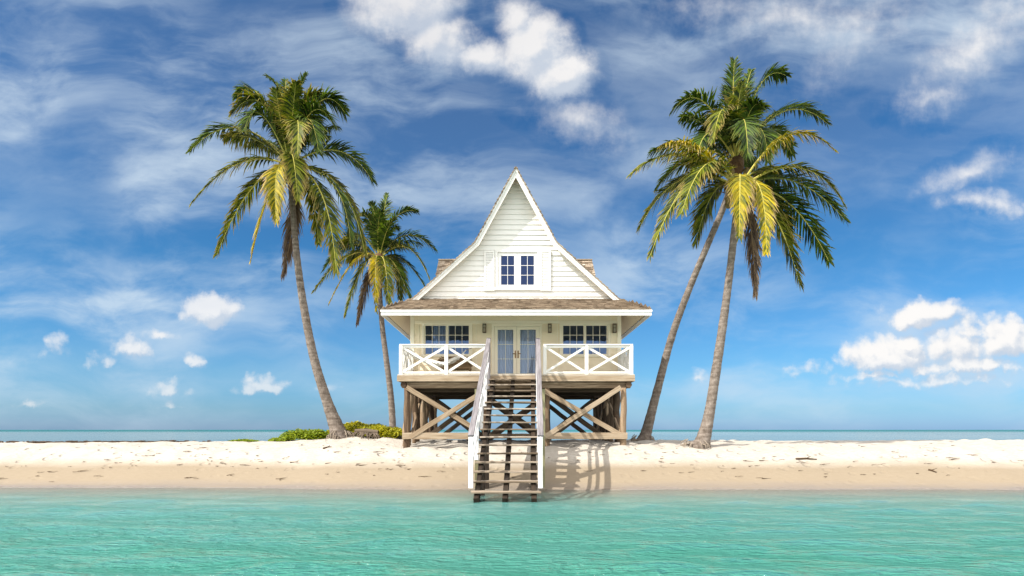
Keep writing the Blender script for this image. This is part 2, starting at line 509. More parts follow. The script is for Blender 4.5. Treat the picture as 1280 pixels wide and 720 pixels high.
def mk_sea():
    m, t, out = new_mat('lagoon_water')
    pos = t.add('ShaderNodeNewGeometry').outputs['Position']
    dep = t.add('ShaderNodeAttribute', attribute_name='depth').outputs['Fac']
    s = t.add('ShaderNodeSeparateXYZ'); t.link(pos, s.inputs[0])
    patch = t.noise(t.mapping(pos, (.35, .8, 1)), .8, 4, .6)
    dn = t.math('ADD', dep, t.math('MULTIPLY', t.math('SUBTRACT', patch, .5), 1.1))
    body = t.ramp(t.maprange(dn, 0, 1.6), [(0, (.27, .36, .33)), (.16, (.16, .31, .285)), (.45, (.085, .255, .235)), (1, (.042, .215, .165))])
    # behind the island: pale flats, then a deep teal channel at the horizon
    far = t.maprange(s.outputs[1], 30, 36)
    lines = t.noise(t.mapping(pos, (.012, .09, 1)), 1, 4, .6)
    pale = t.mix(t.maprange(lines, .35, .7), (.24, .32, .35), (.15, .25, .29))
    deep = t.mix(t.maprange(lines, .4, .6), (.015, .11, .125), (.03, .17, .19))
    fc = t.mix(t.maprange(s.outputs[1], 330, 620), pale, deep)
    body = t.mix(far, body, fc)
    k = t.math('MULTIPLY', dep, -1.9)
    clear = t.math('EXPONENT', k)                 # how much of the bed shows
    clear = t.math('MULTIPLY', clear, .97)
    # ripples
    w1 = t.noise(t.mapping(pos, (1.0, 2.4, 1)), 3.4, 4, .55, .3)
    w2 = t.noise(t.mapping(pos, (1.0, 2.2, 1), rot=(0, 0, .5)), 7.5, 4, .55)
    w = t.math('ADD', w1, t.math('MULTIPLY', w2, .4))
    wf = t.noise(t.mapping(pos, (.15, .6, 1)), 1, 3, .6)
    w = t.math('ADD', t.math('MULTIPLY', w, t.math('SUBTRACT', 1, far)), t.math('MULTIPLY', wf, far))
    w = t.math('MULTIPLY', w, t.maprange(dep, 0, 1.0, .2, 1))
    nb = t.bump(w, 1.0, .165)
    tr = t.add('ShaderNodeBsdfTransparent'); t.link(t.mix(t.maprange(dep, 0, .5), (1, 1, 1), (.72, .97, .93)), tr.inputs[0])
    df = t.add('ShaderNodeBsdfDiffuse'); t.link(body, df.inputs[0]); t.link(nb, df.inputs['Normal'])
    m1 = t.add('ShaderNodeMixShader'); t.link(clear, m1.inputs[0]); t.link(df.outputs[0], m1.inputs[1]); t.link(tr.outputs[0], m1.inputs[2])
    gl = t.add('ShaderNodeBsdfGlossy'); gl.inputs['Roughness'].default_value = .08; t.link(nb, gl.inputs['Normal'])
    fr = t.add('ShaderNodeFresnel'); fr.inputs[0].default_value = 1.33; t.link(nb, fr.inputs['Normal'])
    ff = t.math('MULTIPLY', fr.outputs[0], t.maprange(dep, 0, .25, .5, .95))
    ff = t.math('MINIMUM', ff, t.maprange(s.outputs[1], 250, 700, .62, .22))
    m2 = t.add('ShaderNodeMixShader'); t.link(ff, m2.inputs[0]); t.link(m1.outputs[0], m2.inputs[1]); t.link(gl.outputs[0], m2.inputs[2])
    lace = t.math('MULTIPLY', t.maprange(t.math('ABSOLUTE', t.math('SUBTRACT', dep, t.math('MULTIPLY', patch, .03))), .012, .0), t.maprange(t.noise(t.mapping(pos, (1, 3, 1)), 5, 5, .7), .42, .6, 0, .55))
    fo = t.add('ShaderNodeBsdfDiffuse'); fo.inputs[0].default_value = (.7, .68, .65, 1)
    m3 = t.add('ShaderNodeMixShader'); t.link(lace, m3.inputs[0]); t.link(m2.outputs[0], m3.inputs[1]); t.link(fo.outputs[0], m3.inputs[2])
    t.link(m3.outputs[0], out.inputs[0])
    return m


M['sea'] = mk_sea()
sea = grid_obj('sea', axis(-19, 19, .075, 5000), axis(5, 19, .06, 5000), sea_z, M['sea'], lambda X, Y: np.clip(-sand_arr(X, Y), -.2, 8))
tag(sea, kind='structure')
sea['label'] = 'clear turquoise lagoon water with fine ripples'

# ------------------------------------------------------------------ the house
HX, YF, YW, YB = .15, 21.7, 24.3, 29.9
DECK = 3.74
gz = sand_z(0, YF)
house = empty('stilt_house', (HX, YF, 1.2), 'white shingle-roofed beach cottage on timber stilts with front stairs into the lagoon', 'house')
H = house


def X(x): return x + HX


def roof_half(Yr=23.7):
    return None


# profile of the bell-cast gable (half width, height)
APEX, KINK, LOW, EAVE = (0, 11.95), (1.60, 9.12), (4.32, 6.66), (4.72, 5.97)


def prof_x(z):
    """half width of the gable wall at height z (just inside the roof)"""
    pts = [APEX, KINK, LOW]
    for (xa, za), (xb, zb) in zip(pts, pts[1:]):
        if zb <= z <= za: return xa + (xb - xa) * (za - z) / (za - zb)
    return 0 if z > APEX[1] else LOW[0]


def clap(mb, Y, x0, x1, z0, z1, openings=(), row=.19, proud=.028, prof=False, sgn=-1, jit=.004):
    """overlapping weather boards on a wall facing -Y, with openings left out"""
    z = z0
    while z < z1 - 1e-4:
        zt = min(z + row, z1)
        cuts = sorted({z, zt} | {c for o in openings for c in (o[2], o[3]) if z < c < zt})
        tint = R.random(); ww = R.uniform(-jit, jit)
        for za, zb in zip(cuts, cuts[1:]):
            zm = (za + zb) / 2
            segs = [(x0, x1)]
            for o in openings:
                if o[2] < zm < o[3]:
                    ns = []
                    for a, b in segs:
                        if o[0] > a and o[1] < b: ns += [(a, o[0]), (o[1], b)]
                        else: ns.append((a, b))
                    segs = ns
            for a, b in segs:
                def yy(q): return Y + sgn * (.012 + (proud + ww) * (z + row - q) / row)
                def lim(x, q):
                    if not prof: return x
                    h = prof_x(q) - .03
                    return max(HX - h, min(HX + h, x))
                a0, b0, a1, b1 = lim(a, za), lim(b, za), lim(a, zb), lim(b, zb)
                uo = R.random() * 9
                f = [(a0, yy(za), za), (b0, yy(za), za), (b1, yy(zb), zb), (a1, yy(zb), zb)]
                mb.poly(f, tint, [(uo + a0, za), (uo + b0, za), (uo + b1, zb), (uo + a1, zb)])
                if za == z:
                    mb.poly([(a0, Y - sgn * .01, za), (b0, Y - sgn * .01, za), (b0, yy(za), za), (a0, yy(za), za)], tint)
                mb.poly([(a0, Y - sgn * .05, za), (b0, Y - sgn * .05, za), (b1, Y - sgn * .05, zb), (a1, Y - sgn * .05, zb)][::-1], tint)
        z += row


WINZ = (4.74, 5.97)
OPW = [(X(-3.66), X(-1.82), *WINZ), (X(1.84), X(3.68), *WINZ)]
OPD = (X(-.86), X(.94), DECK - .02, 5.90)
mb = MB(); clap(mb, YW, X(-4.15), X(4.15), DECK, 6.85, OPW + [OPD], row=.2, proud=.012)
mb.build('porch_wall', M['cream'], H)
OPG = (X(-.72), X(.86), 7.42, 8.84)
mb = MB(); clap(mb, YW, X(-4.3), X(4.3), 6.88, 11.8, [OPG], row=.205, proud=.04, prof=True, jit=.009)
mb.build('gable_wall', M['white'], H)
# side and back walls, floor of the loft, inner linings that keep the rooms dark
for sg in (-1, 1):
    mb = MB(); z = DECK
    while z < 6.4:
        tt = R.random()
        mb.box(X(sg * 4.15) - .04, X(sg * 4.15) + .04, YW + .02, YB, z, z + .19, tt); z += .2
    mb.build('side_wall', M['white'], H)
mb = MB()
mb.box(X(-4.1), X(4.1), YB - .06, YB, DECK, 6.7); mb.build('back_wall', M['white'], H)
mb = MB()
zs = [6.7, 7.6, 8.4, 9.12, 10, 11.8]
for a, b in zip(zs, zs[1:]):
    ha, hb = prof_x(a) - .05, max(.02, prof_x(b) - .05)
    mb.poly([(X(-ha), YB, a), (X(ha), YB, a), (X(hb), YB, b), (X(-hb), YB, b)])
mb.build('back_gable', M['white'], H)
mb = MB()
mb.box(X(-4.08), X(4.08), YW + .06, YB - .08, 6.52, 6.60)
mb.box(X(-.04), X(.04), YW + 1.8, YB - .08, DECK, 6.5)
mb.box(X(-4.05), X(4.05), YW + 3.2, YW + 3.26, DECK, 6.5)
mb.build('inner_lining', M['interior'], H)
# corner boards + top frieze + seam battens
for sg in (-1, 1):
    mb = MB(); mb.box(X(sg * 4.13) - .08, X(sg * 4.13) + .08, YW - .055, YW + .03, DECK, 6.70)
    mb.build('corner_board', M['creamtrim'], H)
mb = MB()
for sx in (-1.58, 1.66, -3.86, 3.80):
    mb.box(X(sx) - .012, X(sx) + .012, YW - .04, YW - .01, DECK, 6.6)
mb.box(X(-4.04), X(4.04), YW - .05, YW - .004, 6.0, 6.12)
mb.build('wall_batten', M['creamtrim'], H)


def window(x0, x1, z0, z1, Y, sashes, cols, rows, trim, glassm, name='window', cas=.09, gap=.05):
    mb = MB(); c = cas
    mb.box(x0 - c, x1 + c, Y - .075, Y + .02, z1, z1 + c)
    mb.box(x0 - c - .03, x1 + c + .03, Y - .11, Y + .02, z0 - c * .8, z0)
    mb.box(x0 - c, x0, Y - .07, Y + .02, z0 + .001, z1 - .001)
    mb.box(x1, x1 + c, Y - .07, Y + .02, z0 + .001, z1 - .001)
    w = mb.build(name, trim, H)
    W = (x1 - x0) / sashes
    for i in range(sashes):
        a, b = x0 + W * i, x0 + W * (i + 1)
        g = gap
        s = MB(); sy0, sy1 = Y - .03, Y + .015
        a += .004; b -= .004
        s.box(a, a + g, sy0, sy1, z0 + .002, z1 - .002); s.box(b - g, b, sy0, sy1, z0 + .002, z1 - .002)
        s.box(a + g, b - g, sy0 + .002, sy1, z0 + .002, z0 + g); s.box(a + g, b - g, sy0 + .002, sy1, z1 - g, z1 - .002)
        for k in range(1, cols):
            xm = a + g + (b - a - 2 * g) * k / cols
            s.box(xm - .009, xm + .009, sy0 + .008, sy1 - .008, z0 + g, z1 - g)
        for k in range(1, rows):
            zm = z0 + g + (z1 - z0 - 2 * g) * k / rows
            s.box(a + g, b - g, sy0 + .005, sy1 - .01, zm - .009, zm + .009)
        s.build('sash', trim, w)
        p = MB(); p.poly([(a + g, Y, z0 + g), (b - g, Y, z0 + g), (b - g, Y, z1 - g), (a + g, Y, z1 - g)])
        p.build('pane', glassm, w)
    return w


for o in OPW:
    window(o[0], o[1], o[2], o[3], YW, 2, 3, 3, M['creamtrim'], M['glass'])
gw = window(OPG[0], OPG[1], OPG[2], OPG[3], YW, 2, 2, 3, M['white'], M['glass_gable'], 'gable_window', .11, .13)
for a, b in ((OPG[0] - .54, OPG[0] - .125), (OPG[1] + .125, OPG[1] + .54)):
    s = MB(); z0, z1 = 7.30, 8.90
    s.box(a, a + .07, YW - .11, YW - .045, z0, z1); s.box(b - .07, b, YW - .11, YW - .045, z0, z1)
    s.box(a + .07, b - .07, YW - .108, YW - .05, z0, z0 + .08); s.box(a + .07, b - .07, YW - .108, YW - .05, z1 - .08, z1)
    z = z0 + .09
    while z < z1 - .1:
        s.beam((a + .06, YW - .082, z + .03), (b - .06, YW - .082, z + .03), .012, .065, up=(0, .45, 1)); z += .062
    s.build('shutter', M['white'], H)

# french doors
mb = MB()
mb.box(OPD[0] - .10, OPD[0], YW - .07, YW + .02, DECK, OPD[3]); mb.box(OPD[1], OPD[1] + .10, YW - .07, YW + .02, DECK, OPD[3])
mb.box(OPD[0] - .10, OPD[1] + .10, YW - .073, YW + .02, OPD[3], OPD[3] + .1)
mb.build('door_casing', M['creamtrim'], H)
dm = (OPD[0] + OPD[1]) / 2
for i, (a, b) in enumerate(((OPD[0] + .005, dm - .004), (dm + .004, OPD[1] - .005))):
    d = MB(); g = .135; z0, z1 = DECK + .02, OPD[3] - .01; gb = .25
    d.box(a, a + g, YW - .035, YW + .01, z0, z1); d.box(b - g, b, YW - .035, YW + .01, z0, z1)
    d.box(a + g, b - g, YW - .033, YW + .01, z0, z0 + gb); d.box(a + g, b - g, YW - .033, YW + .01, z1 - g, z1)
    xm = (a + b) / 2
    d.box(xm - .008, xm + .008, YW - .025, YW + .0, z0 + gb, z1 - g)
    for k in (1, 2):
        zm = z0 + gb + (z1 - g - z0 - gb) * k / 3
        d.box(a + g, b - g, YW - .027, YW + .0, zm - .009, zm + .009)
    dd = d.build('door', M['creamtrim'], H)
    p = MB(); p.poly([(a + g, YW - .01, z0 + gb), (b - g, YW - .01, z0 + gb), (b - g, YW - .01, z1 - g), (a + g, YW - .01, z1 - g)])
    p.build('pane', M['glass_door'], dd)
    h = MB(); hx = (b - .05) if i == 0 else (a + .05)
    h.box(hx - .022, hx + .022, YW - .055, YW - .034, 4.62, 4.92); sgh = -1 if i == 0 else 1
    h.tube([(hx, YW - .05, 4.8), (hx, YW - .10, 4.8), (hx + sgh * .11, YW - .10, 4.79)], .014, 8)
    h.build('door_handle', M['brass'], dd)

for lx in (-1.25, 1.35, 3.93):
    l = MB(); x = X(lx); l.box(x - .065, x + .065, YW - .06, YW - .04, 5.62, 5.98)
    for a in (-1, 1):
        l.box(x + a * .062 - .01, x + a * .062 + .01, YW - .16, YW - .14, 5.64, 5.96)
    l.box(x - .07, x + .07, YW - .17, YW - .05, 5.95, 5.98); l.box(x - .07, x + .07, YW - .17, YW - .05, 5.62, 5.65); l.box(x - .07, x + .07, YW - .165, YW - .14, 5.80, 5.82)
    lo = l.build('wall_lamp', M['lamp_metal'], H)
    g = MB(); g.box(x - .05, x + .05, YW - .138, YW - .062, 5.66, 5.94); g.build('lamp_glass', M['lampglass'], lo)


# ---- roofs
def shingles(mb, O, U, W, ulo, uhi, vlen, course=.17, wid=.2, th=.022, lift=.03):
    """rows of separate shingles on the plane O + U*u + W*v; ulo/uhi give the row ends at v"""
    O, U, W = V(O), V(U).normalized(), V(W).normalized()
    N = U.cross(W).normalized()
    if N.z < 0: N = -N
    v = -.04; row = 0
    while v < vlen:
        vb = min(v + course * 1.25, vlen + .02)
        a, b = ulo(max(0, v)), uhi(max(0, v)); u = a - R.random() * wid
        dark = R.uniform(-.12, .12)
        while u < b:
            w = wid * R.uniform(.55, 1.35)
            ua, ub = max(u, a), min(u + w - .006, b)
            u += w
            if ub - ua < .015: continue
            t = min(1, max(0, R.gauss(.5, .22) + dark))
            dv = R.uniform(-.018, .018); l0 = lift + R.uniform(-.006, .010)
            p = [O + U * ua + W * (v + dv) + N * l0, O + U * ub + W * (v + dv) + N * (l0 + R.uniform(-.004, .004)),
                 O + U * ub + W * vb + N * (l0 - lift * .85), O + U * ua + W * vb + N * (l0 - lift * .85)]
            q = [x - N * th for x in p]
            bi = len(mb.v); mb.v += [tuple(x) for x in p + q]
            uo = R.random() * 9
            mb.face((bi, bi + 1, bi + 2, bi + 3), [(uo, 0), (uo + ub - ua, 0), (uo + ub - ua, .3), (uo, .3)], t)
            for e in ((0, 4, 5, 1), (1, 5, 6, 2), (3, 7, 4, 0)):
                mb.face([bi + k for k in e], None, t * .6)
        v += course; row += 1


def slab(mb, pts, th):
    pts = [V(p) for p in pts]
    n = (pts[1] - pts[0]).cross(pts[-1] - pts[0]).normalized()
    if n.z < 0: n = -n
    low = [p - n * th for p in pts]
    b = len(mb.v); m = len(pts); mb.v += [tuple(p) for p in pts + low]
    mb.face(range(b, b + m)); mb.face([b + m + i for i in reversed(range(m))])
    for i in range(m):
        j = (i + 1) % m
        mb.face((b + i, b + m + i, b + m + j, b + j))


YE = 21.28
PZ0, PZ1 = 5.97, 6.98          # porch roof from the eave up to the gable wall
ps = (PZ1 - PZ0) / (YW - YE)
pl = math.hypot(PZ1 - PZ0, YW - YE)
vh = pl * (LOW[1] - PZ0) / (PZ1 - PZ0)


def pe(v): return EAVE[0] - (EAVE[0] - LOW[0]) * min(1, v / vh)


mb = MB()
shingles(mb, (HX, YE, PZ0), (1, 0, 0), (0, YW - YE, PZ1 - PZ0), lambda v: -pe(v), lambda v: pe(v), pl, course=.15, wid=.19)
roof = mb.build('porch_roof', M['shingle'], H)
mb = MB()
slab(mb, [(X(-EAVE[0]), YE, PZ0 - .01), (X(EAVE[0]), YE, PZ0 - .01), (X(LOW[0]), 23.33, LOW[1] - .02), (X(LOW[0] - .06), YW - .03, PZ1 - .02), (X(-LOW[0] + .06), YW - .03, PZ1 - .02), (X(-LOW[0]), 23.33, LOW[1] - .02)], .05)
mb.build('porch_soffit', M['soffit'], roof)
mb = MB()
mb.box(X(-EAVE[0]) - .01, X(EAVE[0]) + .01, YE - .035, YE + .0, PZ0 - .21, PZ0 - .055)
mb.box(X(-EAVE[0]) - .03, X(EAVE[0]) + .03, YE - .06, YE - .037, PZ0 - .085, PZ0 - .015)
mb.build('fascia', M['white'], roof)

# main roof: three slopes each side, swept back from a front edge that juts more at the apex
FY = {0: 23.69, 1: 23.95, 2: 23.97}
prof = [APEX, KINK, LOW, EAVE]
YR = YB + .35
mroof = MB()
for sg in (-1, 1):
    for i in range(3):
        (xa, za), (xb, zb) = prof[i], prof[i + 1]
        ya = FY.get(i); yb = FY.get(i + 1, None)
        if i == 2: ya, yb = 23.3, YE
        O = V((X(sg * xb), 0, zb)); Wd = V((sg * (xa - xb), 0, za - zb)); L = Wd.length
        if i < 2:
            shingles(mroof, O, (0, 1, 0), Wd, lambda v, ya=ya, yb=yb, L=L: yb + (ya - yb) * v / L - .12, lambda v: YR, L, course=.17, wid=.3, th=.035, lift=.045)
        else:
            shingles(mroof, O, (0, 1, 0), Wd, lambda v, ya=ya, yb=yb, L=L: yb + (ya - yb) * v / L - .01, lambda v: YR, L, course=.15, wid=.25, lift=.014, th=.012)
mroof.tube([(HX, FY[0] - .03, APEX[1] + .02), (HX, YR, APEX[1] + .02)], .05, 6)
mr = mroof.build('roof', M['shingle'], H)
mb = MB()
for sg in (-1, 1):
    for i in range(3):
        (xa, za), (xb, zb) = prof[i], prof[i + 1]
        ya, yb = (FY[i], FY[i + 1]) if i < 2 else (23.33, YE)
        slab(mb, [(X(sg * xb), yb, zb - .012), (X(sg * xa), ya, za - .012), (X(sg * xa), YR, za - .012), (X(sg * xb), YR, zb - .012)], .06)
mb.build('roof_soffit', M['soffit'], mr)
for sg in (-1, 1):
    mb = MB(); mb.beam((X(sg * EAVE[0]), YE, PZ0 - .13), (X(sg * EAVE[0]), YR, PZ0 - .13), .03, .155)
    mb.build('side_fascia', M['white'], mr)
# rake boards (barge boards) on the front edge, with a thin upper moulding
for sg in (-1, 1):
    mb = MB()
    pts = [V((X(sg * x), FY[i], z)) for i, (x, z) in enumerate(prof[:3])]
    low = pts[2] + (pts[2] - pts[1]).normalized() * .22
    low.y = FY[2] - .01
    seq = [pts[0], pts[1], low]

    def strip(off0, off1, y0, y1):
        # offset lines measured square to the slope, mitred at the kink and at the apex
        n = [V((-(b.z - a.z), 0, (b.x - a.x))).normalized() for a, b in zip(seq, seq[1:])]
        n = [k if k.z < 0 else -k for k in n]
        outp = []
        for off in (off0, off1):
            row = []
            for j, p in enumerate(seq):
                if j == 0:
                    d = n[0]; s = seq[1] - seq[0]
                    q = p + d * off; t_ = (HX - q.x) / s.x; q = q + s * t_
                elif j == 1:
                    d = (n[0] + n[1]).normalized(); q = p + d * (off / d.dot(n[0]))
                else: q = p + n[1] * off
                row.append(q)
            outp.append(row)
        for j in range(2):
            a, b, c, d = outp[0][j], outp[0][j + 1], outp[1][j + 1], outp[1][j]
            A = [V((q.x, q.y + y0, q.z)) for q in (a, b, c, d)]; B = [V((q.x, q.y + y1, q.z)) for q in (a, b, c, d)]
            L = (b - a).length
            bi = len(mb.v); mb.v += [tuple(q) for q in A + B]
            mb.face((bi, bi + 1, bi + 2, bi + 3), [(0, 0), (L, 0), (L, .2), (0, .2)], .3)
            mb.face((bi + 7, bi + 6, bi + 5, bi + 4), None, .3)
            for k in range(4):
                l = (k + 1) % 4; mb.face((bi + k, bi + 4 + k, bi + 4 + l, bi + l), None, .3)
    strip(.02, .175, -.05, -.012)
    strip(-.005, .065, -.085, -.053)
    mb.build('rake_board', M['white'], mr)

# side dormers: shingled gable roofs over small walls, ridge running out sideways
for sg in (-1, 1):
    mb = MB(); yc = 27.3; zr = 9.36; hw = 1.15; x0, x1 = 1.2, 3.42
    for s2 in (-1, 1):
        O = V((X(sg * x1), yc + s2 * hw, zr - .95)); Wd = V((0, -s2 * hw, .95))
        shingles(mb, O, (-sg, 0, 0), Wd, lambda v: -.02, lambda v: x1 - x0, Wd.length, course=.16, wid=.22)
        slab(mb, [(X(sg * x1), yc + s2 * hw, zr - .965), (X(sg * x0), yc + s2 * hw, zr - .965), (X(sg * x0), yc, zr - .015), (X(sg * x1), yc, zr - .015)], .04)
    mb.beam((X(sg * (x1 + .03)), yc, zr + .03), (X(sg * x0), yc, zr + .03), .16, .05)
    do = mb.build('dormer_roof', M['shingle'], H)
    mb = MB()
    for k in range(8):
        za = 7.3 + k * .14
        mb.box(X(sg * 3.2) - .03, X(sg * 3.2) + .03, yc - .98 + max(0, (za + .14 - 8.4)), yc + .98 - max(0, (za + .14 - 8.4)), za, za + .135)
    mb.beam((X(sg * 3.22), yc - .97, 7.3), (X(sg * 1.5), yc - .97, 7.3 + 1.1), .05, 1.1)
    mb.build('dormer_wall', M['white'], do)

# ---- deck
mb = MB()
y = YF - .05
while y < YB:
    mb.box(X(-4.22) + R.uniform(-.03, .02), X(4.22) + R.uniform(-.02, .03), y, y + .135, DECK - .045, DECK, R.random()); y += .143
deck = mb.build('deck', M['deckwood'], H)
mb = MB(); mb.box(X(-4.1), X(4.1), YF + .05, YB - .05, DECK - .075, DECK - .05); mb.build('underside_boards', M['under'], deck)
mb = MB()
mb.beam((X(-4.24), YF - .07, DECK - .155), (X(4.22), YF - .07, DECK - .155), .05, .20, n=14, jit=.004, tint=.95); mb.build('fascia_board', M['timber'], deck)
for sg in (-1, 1):
    mb = MB(); mb.beam((X(sg * 4.2), YF - .04, DECK - .155), (X(sg * 4.2), YB, DECK - .155), .05, .19, n=10, jit=.004); mb.build('fascia_board', M['timber'], deck)
mb = MB(); mb.beam((X(-4.1), YF + .16, 3.375), (X(4.1), YF + .16, 3.375), .13, .23, n=14, jit=.006, tint=.6); mb.build('girder', M['timber'], H)
for yy in (23.9, 26.4, 29.7):
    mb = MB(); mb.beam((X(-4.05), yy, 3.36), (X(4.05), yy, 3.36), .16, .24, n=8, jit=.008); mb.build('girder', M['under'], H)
for i in range(12):
    xj = -3.95 + 7.9 * i / 11
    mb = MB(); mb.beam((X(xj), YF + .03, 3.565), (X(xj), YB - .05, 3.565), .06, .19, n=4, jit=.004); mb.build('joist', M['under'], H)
for sg in (-1, 1):
    mb = MB(); mb.tube([(X(sg * 4.02), YF - .02, 3.37), (X(sg * 4.0), YF + 1.0, 3.36), (X(sg * 3.95), YB, 3.36)], .11, 10, lump=.04); mb.build('side_girder', M['log'], H)


def post(x, y, top=3.26, r=.1, lean=(0, 0), mat='log', name='post', n=6, wob=.02):
    gb = sand_z(X(x) - lean[0], y) - .25
    pts = []
    for i in range(n + 1):
        k = i / n
        pts.append((X(x) - lean[0] * (1 - k) + R.uniform(-wob, wob) * (0 < i < n), y - lean[1] * (1 - k) + R.uniform(-wob, wob) * (0 < i < n), gb + (top - gb) * k))
    mb = MB(); mb.tube(pts, [r * (1.08 - .16 * i / n) for i in range(n + 1)], 12, lump=.02)
    return mb.build(name, M[mat], H, smooth_sh=True)


for x, yy in ((-3.9, YF), (3.82, YF)): post(x, yy, r=.115)
for x in (-1.12, 1.12): post(x, YF + .1, r=.085)
for sg in (-1, 1):
    for yy, rr, ln in ((22.55, .15, .22), (23.6, .13, -.05), (24.6, .09, .12), (25.5, .14, -.06), (26.6, .13, .05), (27.8, .10, -.12), (28.8, .13, .1), (29.7, .13, 0)):
        if sg > 0 and yy < 23: continue
        post(sg * 3.92, yy, r=rr, lean=(ln * .6, ln), wob=.04, mat='log' if sg < 0 else 'under')  # right-hand posts get the darkened timber, their shade is in the colour
    post(sg * 3.88, 23.9, r=.07, lean=(0, .9), wob=.05, name='strut'); post(sg * 3.86, 25.2, r=.06, lean=(.0, -.8), wob=.05, name='strut')
for x in (-1.3, 1.3):
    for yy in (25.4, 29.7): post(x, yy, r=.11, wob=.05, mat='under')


def brace(a, b, w=.17, d=.05, mat='timber', n=8, jit=.006, name='cross_brace'):
    mb = MB(); mb.beam(a, b, d, w, up=(0, 0, 1), n=n, jit=jit, cf=.12, tint=R.uniform(.6, 1))
    return mb.build(name, M[mat], H)


y0 = YF - .13
brace(P(508, 484, y0), P(594, 536, y0)); brace(P(513, 546, y0 - .06), P(602, 491, y0 - .06))
brace(P(680, 488, y0), P(781, 547, y0)); brace(P(681, 546, y0 - .06), P(776, 484, y0 - .06))
brace(P(503, 545, y0 - .02), P(591, 545, y0 - .02), .23, .09, name='sill_beam', jit=.008)
brace(P(680, 545, y0 - .02), P(784, 545, y0 - .02), .23, .09, name='sill_beam', jit=.008)
for yy, z1, z0 in ((25.4, 3.2, 1.35), (29.75, 3.2, 1.25)):
    for xa, xb in ((-3.8, -1.3), (-1.3, 1.3), (1.3, 3.8)):
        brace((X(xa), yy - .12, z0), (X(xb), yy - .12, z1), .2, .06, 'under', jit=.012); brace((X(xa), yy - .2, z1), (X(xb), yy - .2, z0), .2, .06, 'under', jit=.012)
for xa in (-3.85, 3.85):
    brace((X(xa), 22, 1.4), (X(xa) - .05, 25.4, 3.2), .15, .06, 'log', jit=.012); brace((X(xa), 25.5, 3.2), (X(xa), 29.5, 1.4), .15, .06, 'log', jit=.012)
brace((X(-1.2), 25.2, 1.5), (X(1.2), 25.2, 1.5), .2, .08, 'timber', name='sill_beam')


# ---- deck railing
def rail_run(xs, y):
    rl = MB(); xa, xb = xs[0], xs[-1]
    rl.beam((X(xa) - .05, y, DECK + 1.065), (X(xb) + .05, y, DECK + 1.065), .14, .04, n=6, jit=.003)
    rl.beam((X(xa), y, DECK + 1.0), (X(xb), y, DECK + 1.0), .05, .085, n=6, jit=.003)
    rl.beam((X(xa), y, DECK + .07), (X(xb), y, DECK + .07), .05, .07, n=6, jit=.003)
    r_ = rl.build('railing', M['rail_white'], H)
    for x in xs:
        m_ = MB(); m_.beam((X(x), y, DECK - .01), (X(x), y, DECK + 1.04), .125, .125, up=(0, 1, 0), n=3, jit=.003); m_.build('rail_post', M['rail_white'], r_)
    for a, b in zip(xs, xs[1:]):
        for i, (za, zb) in enumerate(((DECK + .09, DECK + .97), (DECK + .97, DECK + .09))):
            m_ = MB(); yy = y + (.018 if i else -.018)
            m_.beam((X(a) + .05, yy, za), (X(b) - .05, yy, zb), .036, .085, n=5, jit=.004); m_.build('rail_brace', M['rail_white'], r_)


rail_run([-4.12, -2.50, -1.02], YF + .06); rail_run([1.02, 2.52, 4.12], YF + .06)
for sg in (-1, 1):
    rl = MB(); x = X(sg * 4.12)
    rl.beam((x, YF + .14, DECK + 1.063), (x, YW - .06, DECK + 1.063), .13, .04); rl.beam((x, YF + .13, DECK + 1.0), (x, YW - .06, DECK + 1.0), .05, .08)
    rl.beam((x, YF + .13, DECK + .07), (x, YW - .06, DECK + .07), .05, .07)
    r_ = rl.build('railing', M['rail_white'], H)
    m_ = MB(); m_.beam((x, YW - .12, DECK), (x, YW - .12, DECK + 1.04), .11, .11, up=(0, 1, 0)); m_.build('rail_post', M['rail_white'], r_)
    for k in range(11):
        yy = YF + .32 + k * .2
        p = [(x + R.uniform(-.03, .03), yy + R.uniform(-.07, .07) * 1.3, DECK + .09 + (.9 * j / 4)) for j in range(5)]
        m_ = MB(); m_.tube(p, [R.uniform(.022, .045) for _ in range(5)], 7); m_.build('picket', M['rail_white'], r_)

# ---- staircase
st = MB()
ST = empty('staircase', (0, 0, 0), None, None); del_keys = [k for k in ST.keys()]
ST.parent = H
NST = 16


def stp(k):     # tread k = 0 (top) .. 15 (bottom): x centre, y, z
    f = k / 15
    return (.03 - .19 * f, 21.38 - 6.48 * f, 3.52 - 3.28 * f)


def lerp(k, dx, dz):
    x, y, z = stp(k); return V((x + dx, y, z + dz))


stair_root = ST
SW = .845
for k in range(NST):
    x, y, z = stp(k); m_ = MB()
    for j in range(2):
        m_.beam((x - SW + R.uniform(-.02, .02), y - .08 + .155 * j, z + R.uniform(-.004, .004)), (x + SW + R.uniform(-.02, .02), y - .08 + .155 * j, z + R.uniform(-.012, .012)), .145, .045, n=7, jit=.004, cf=.18)
    m_.build('tread', M['tread'], ST)
for dx in (-.70, 0, .70):
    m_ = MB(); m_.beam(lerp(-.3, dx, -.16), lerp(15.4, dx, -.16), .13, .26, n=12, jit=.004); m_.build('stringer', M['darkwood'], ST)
    x, y, z = stp(15)
    for kk in (15.2, 11.5, 7.5):
        if kk < 15 and dx == 0: continue
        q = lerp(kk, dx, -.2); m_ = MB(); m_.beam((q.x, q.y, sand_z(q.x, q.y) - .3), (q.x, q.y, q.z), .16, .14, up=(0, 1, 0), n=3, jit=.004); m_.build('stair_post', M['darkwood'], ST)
hz = 1.33
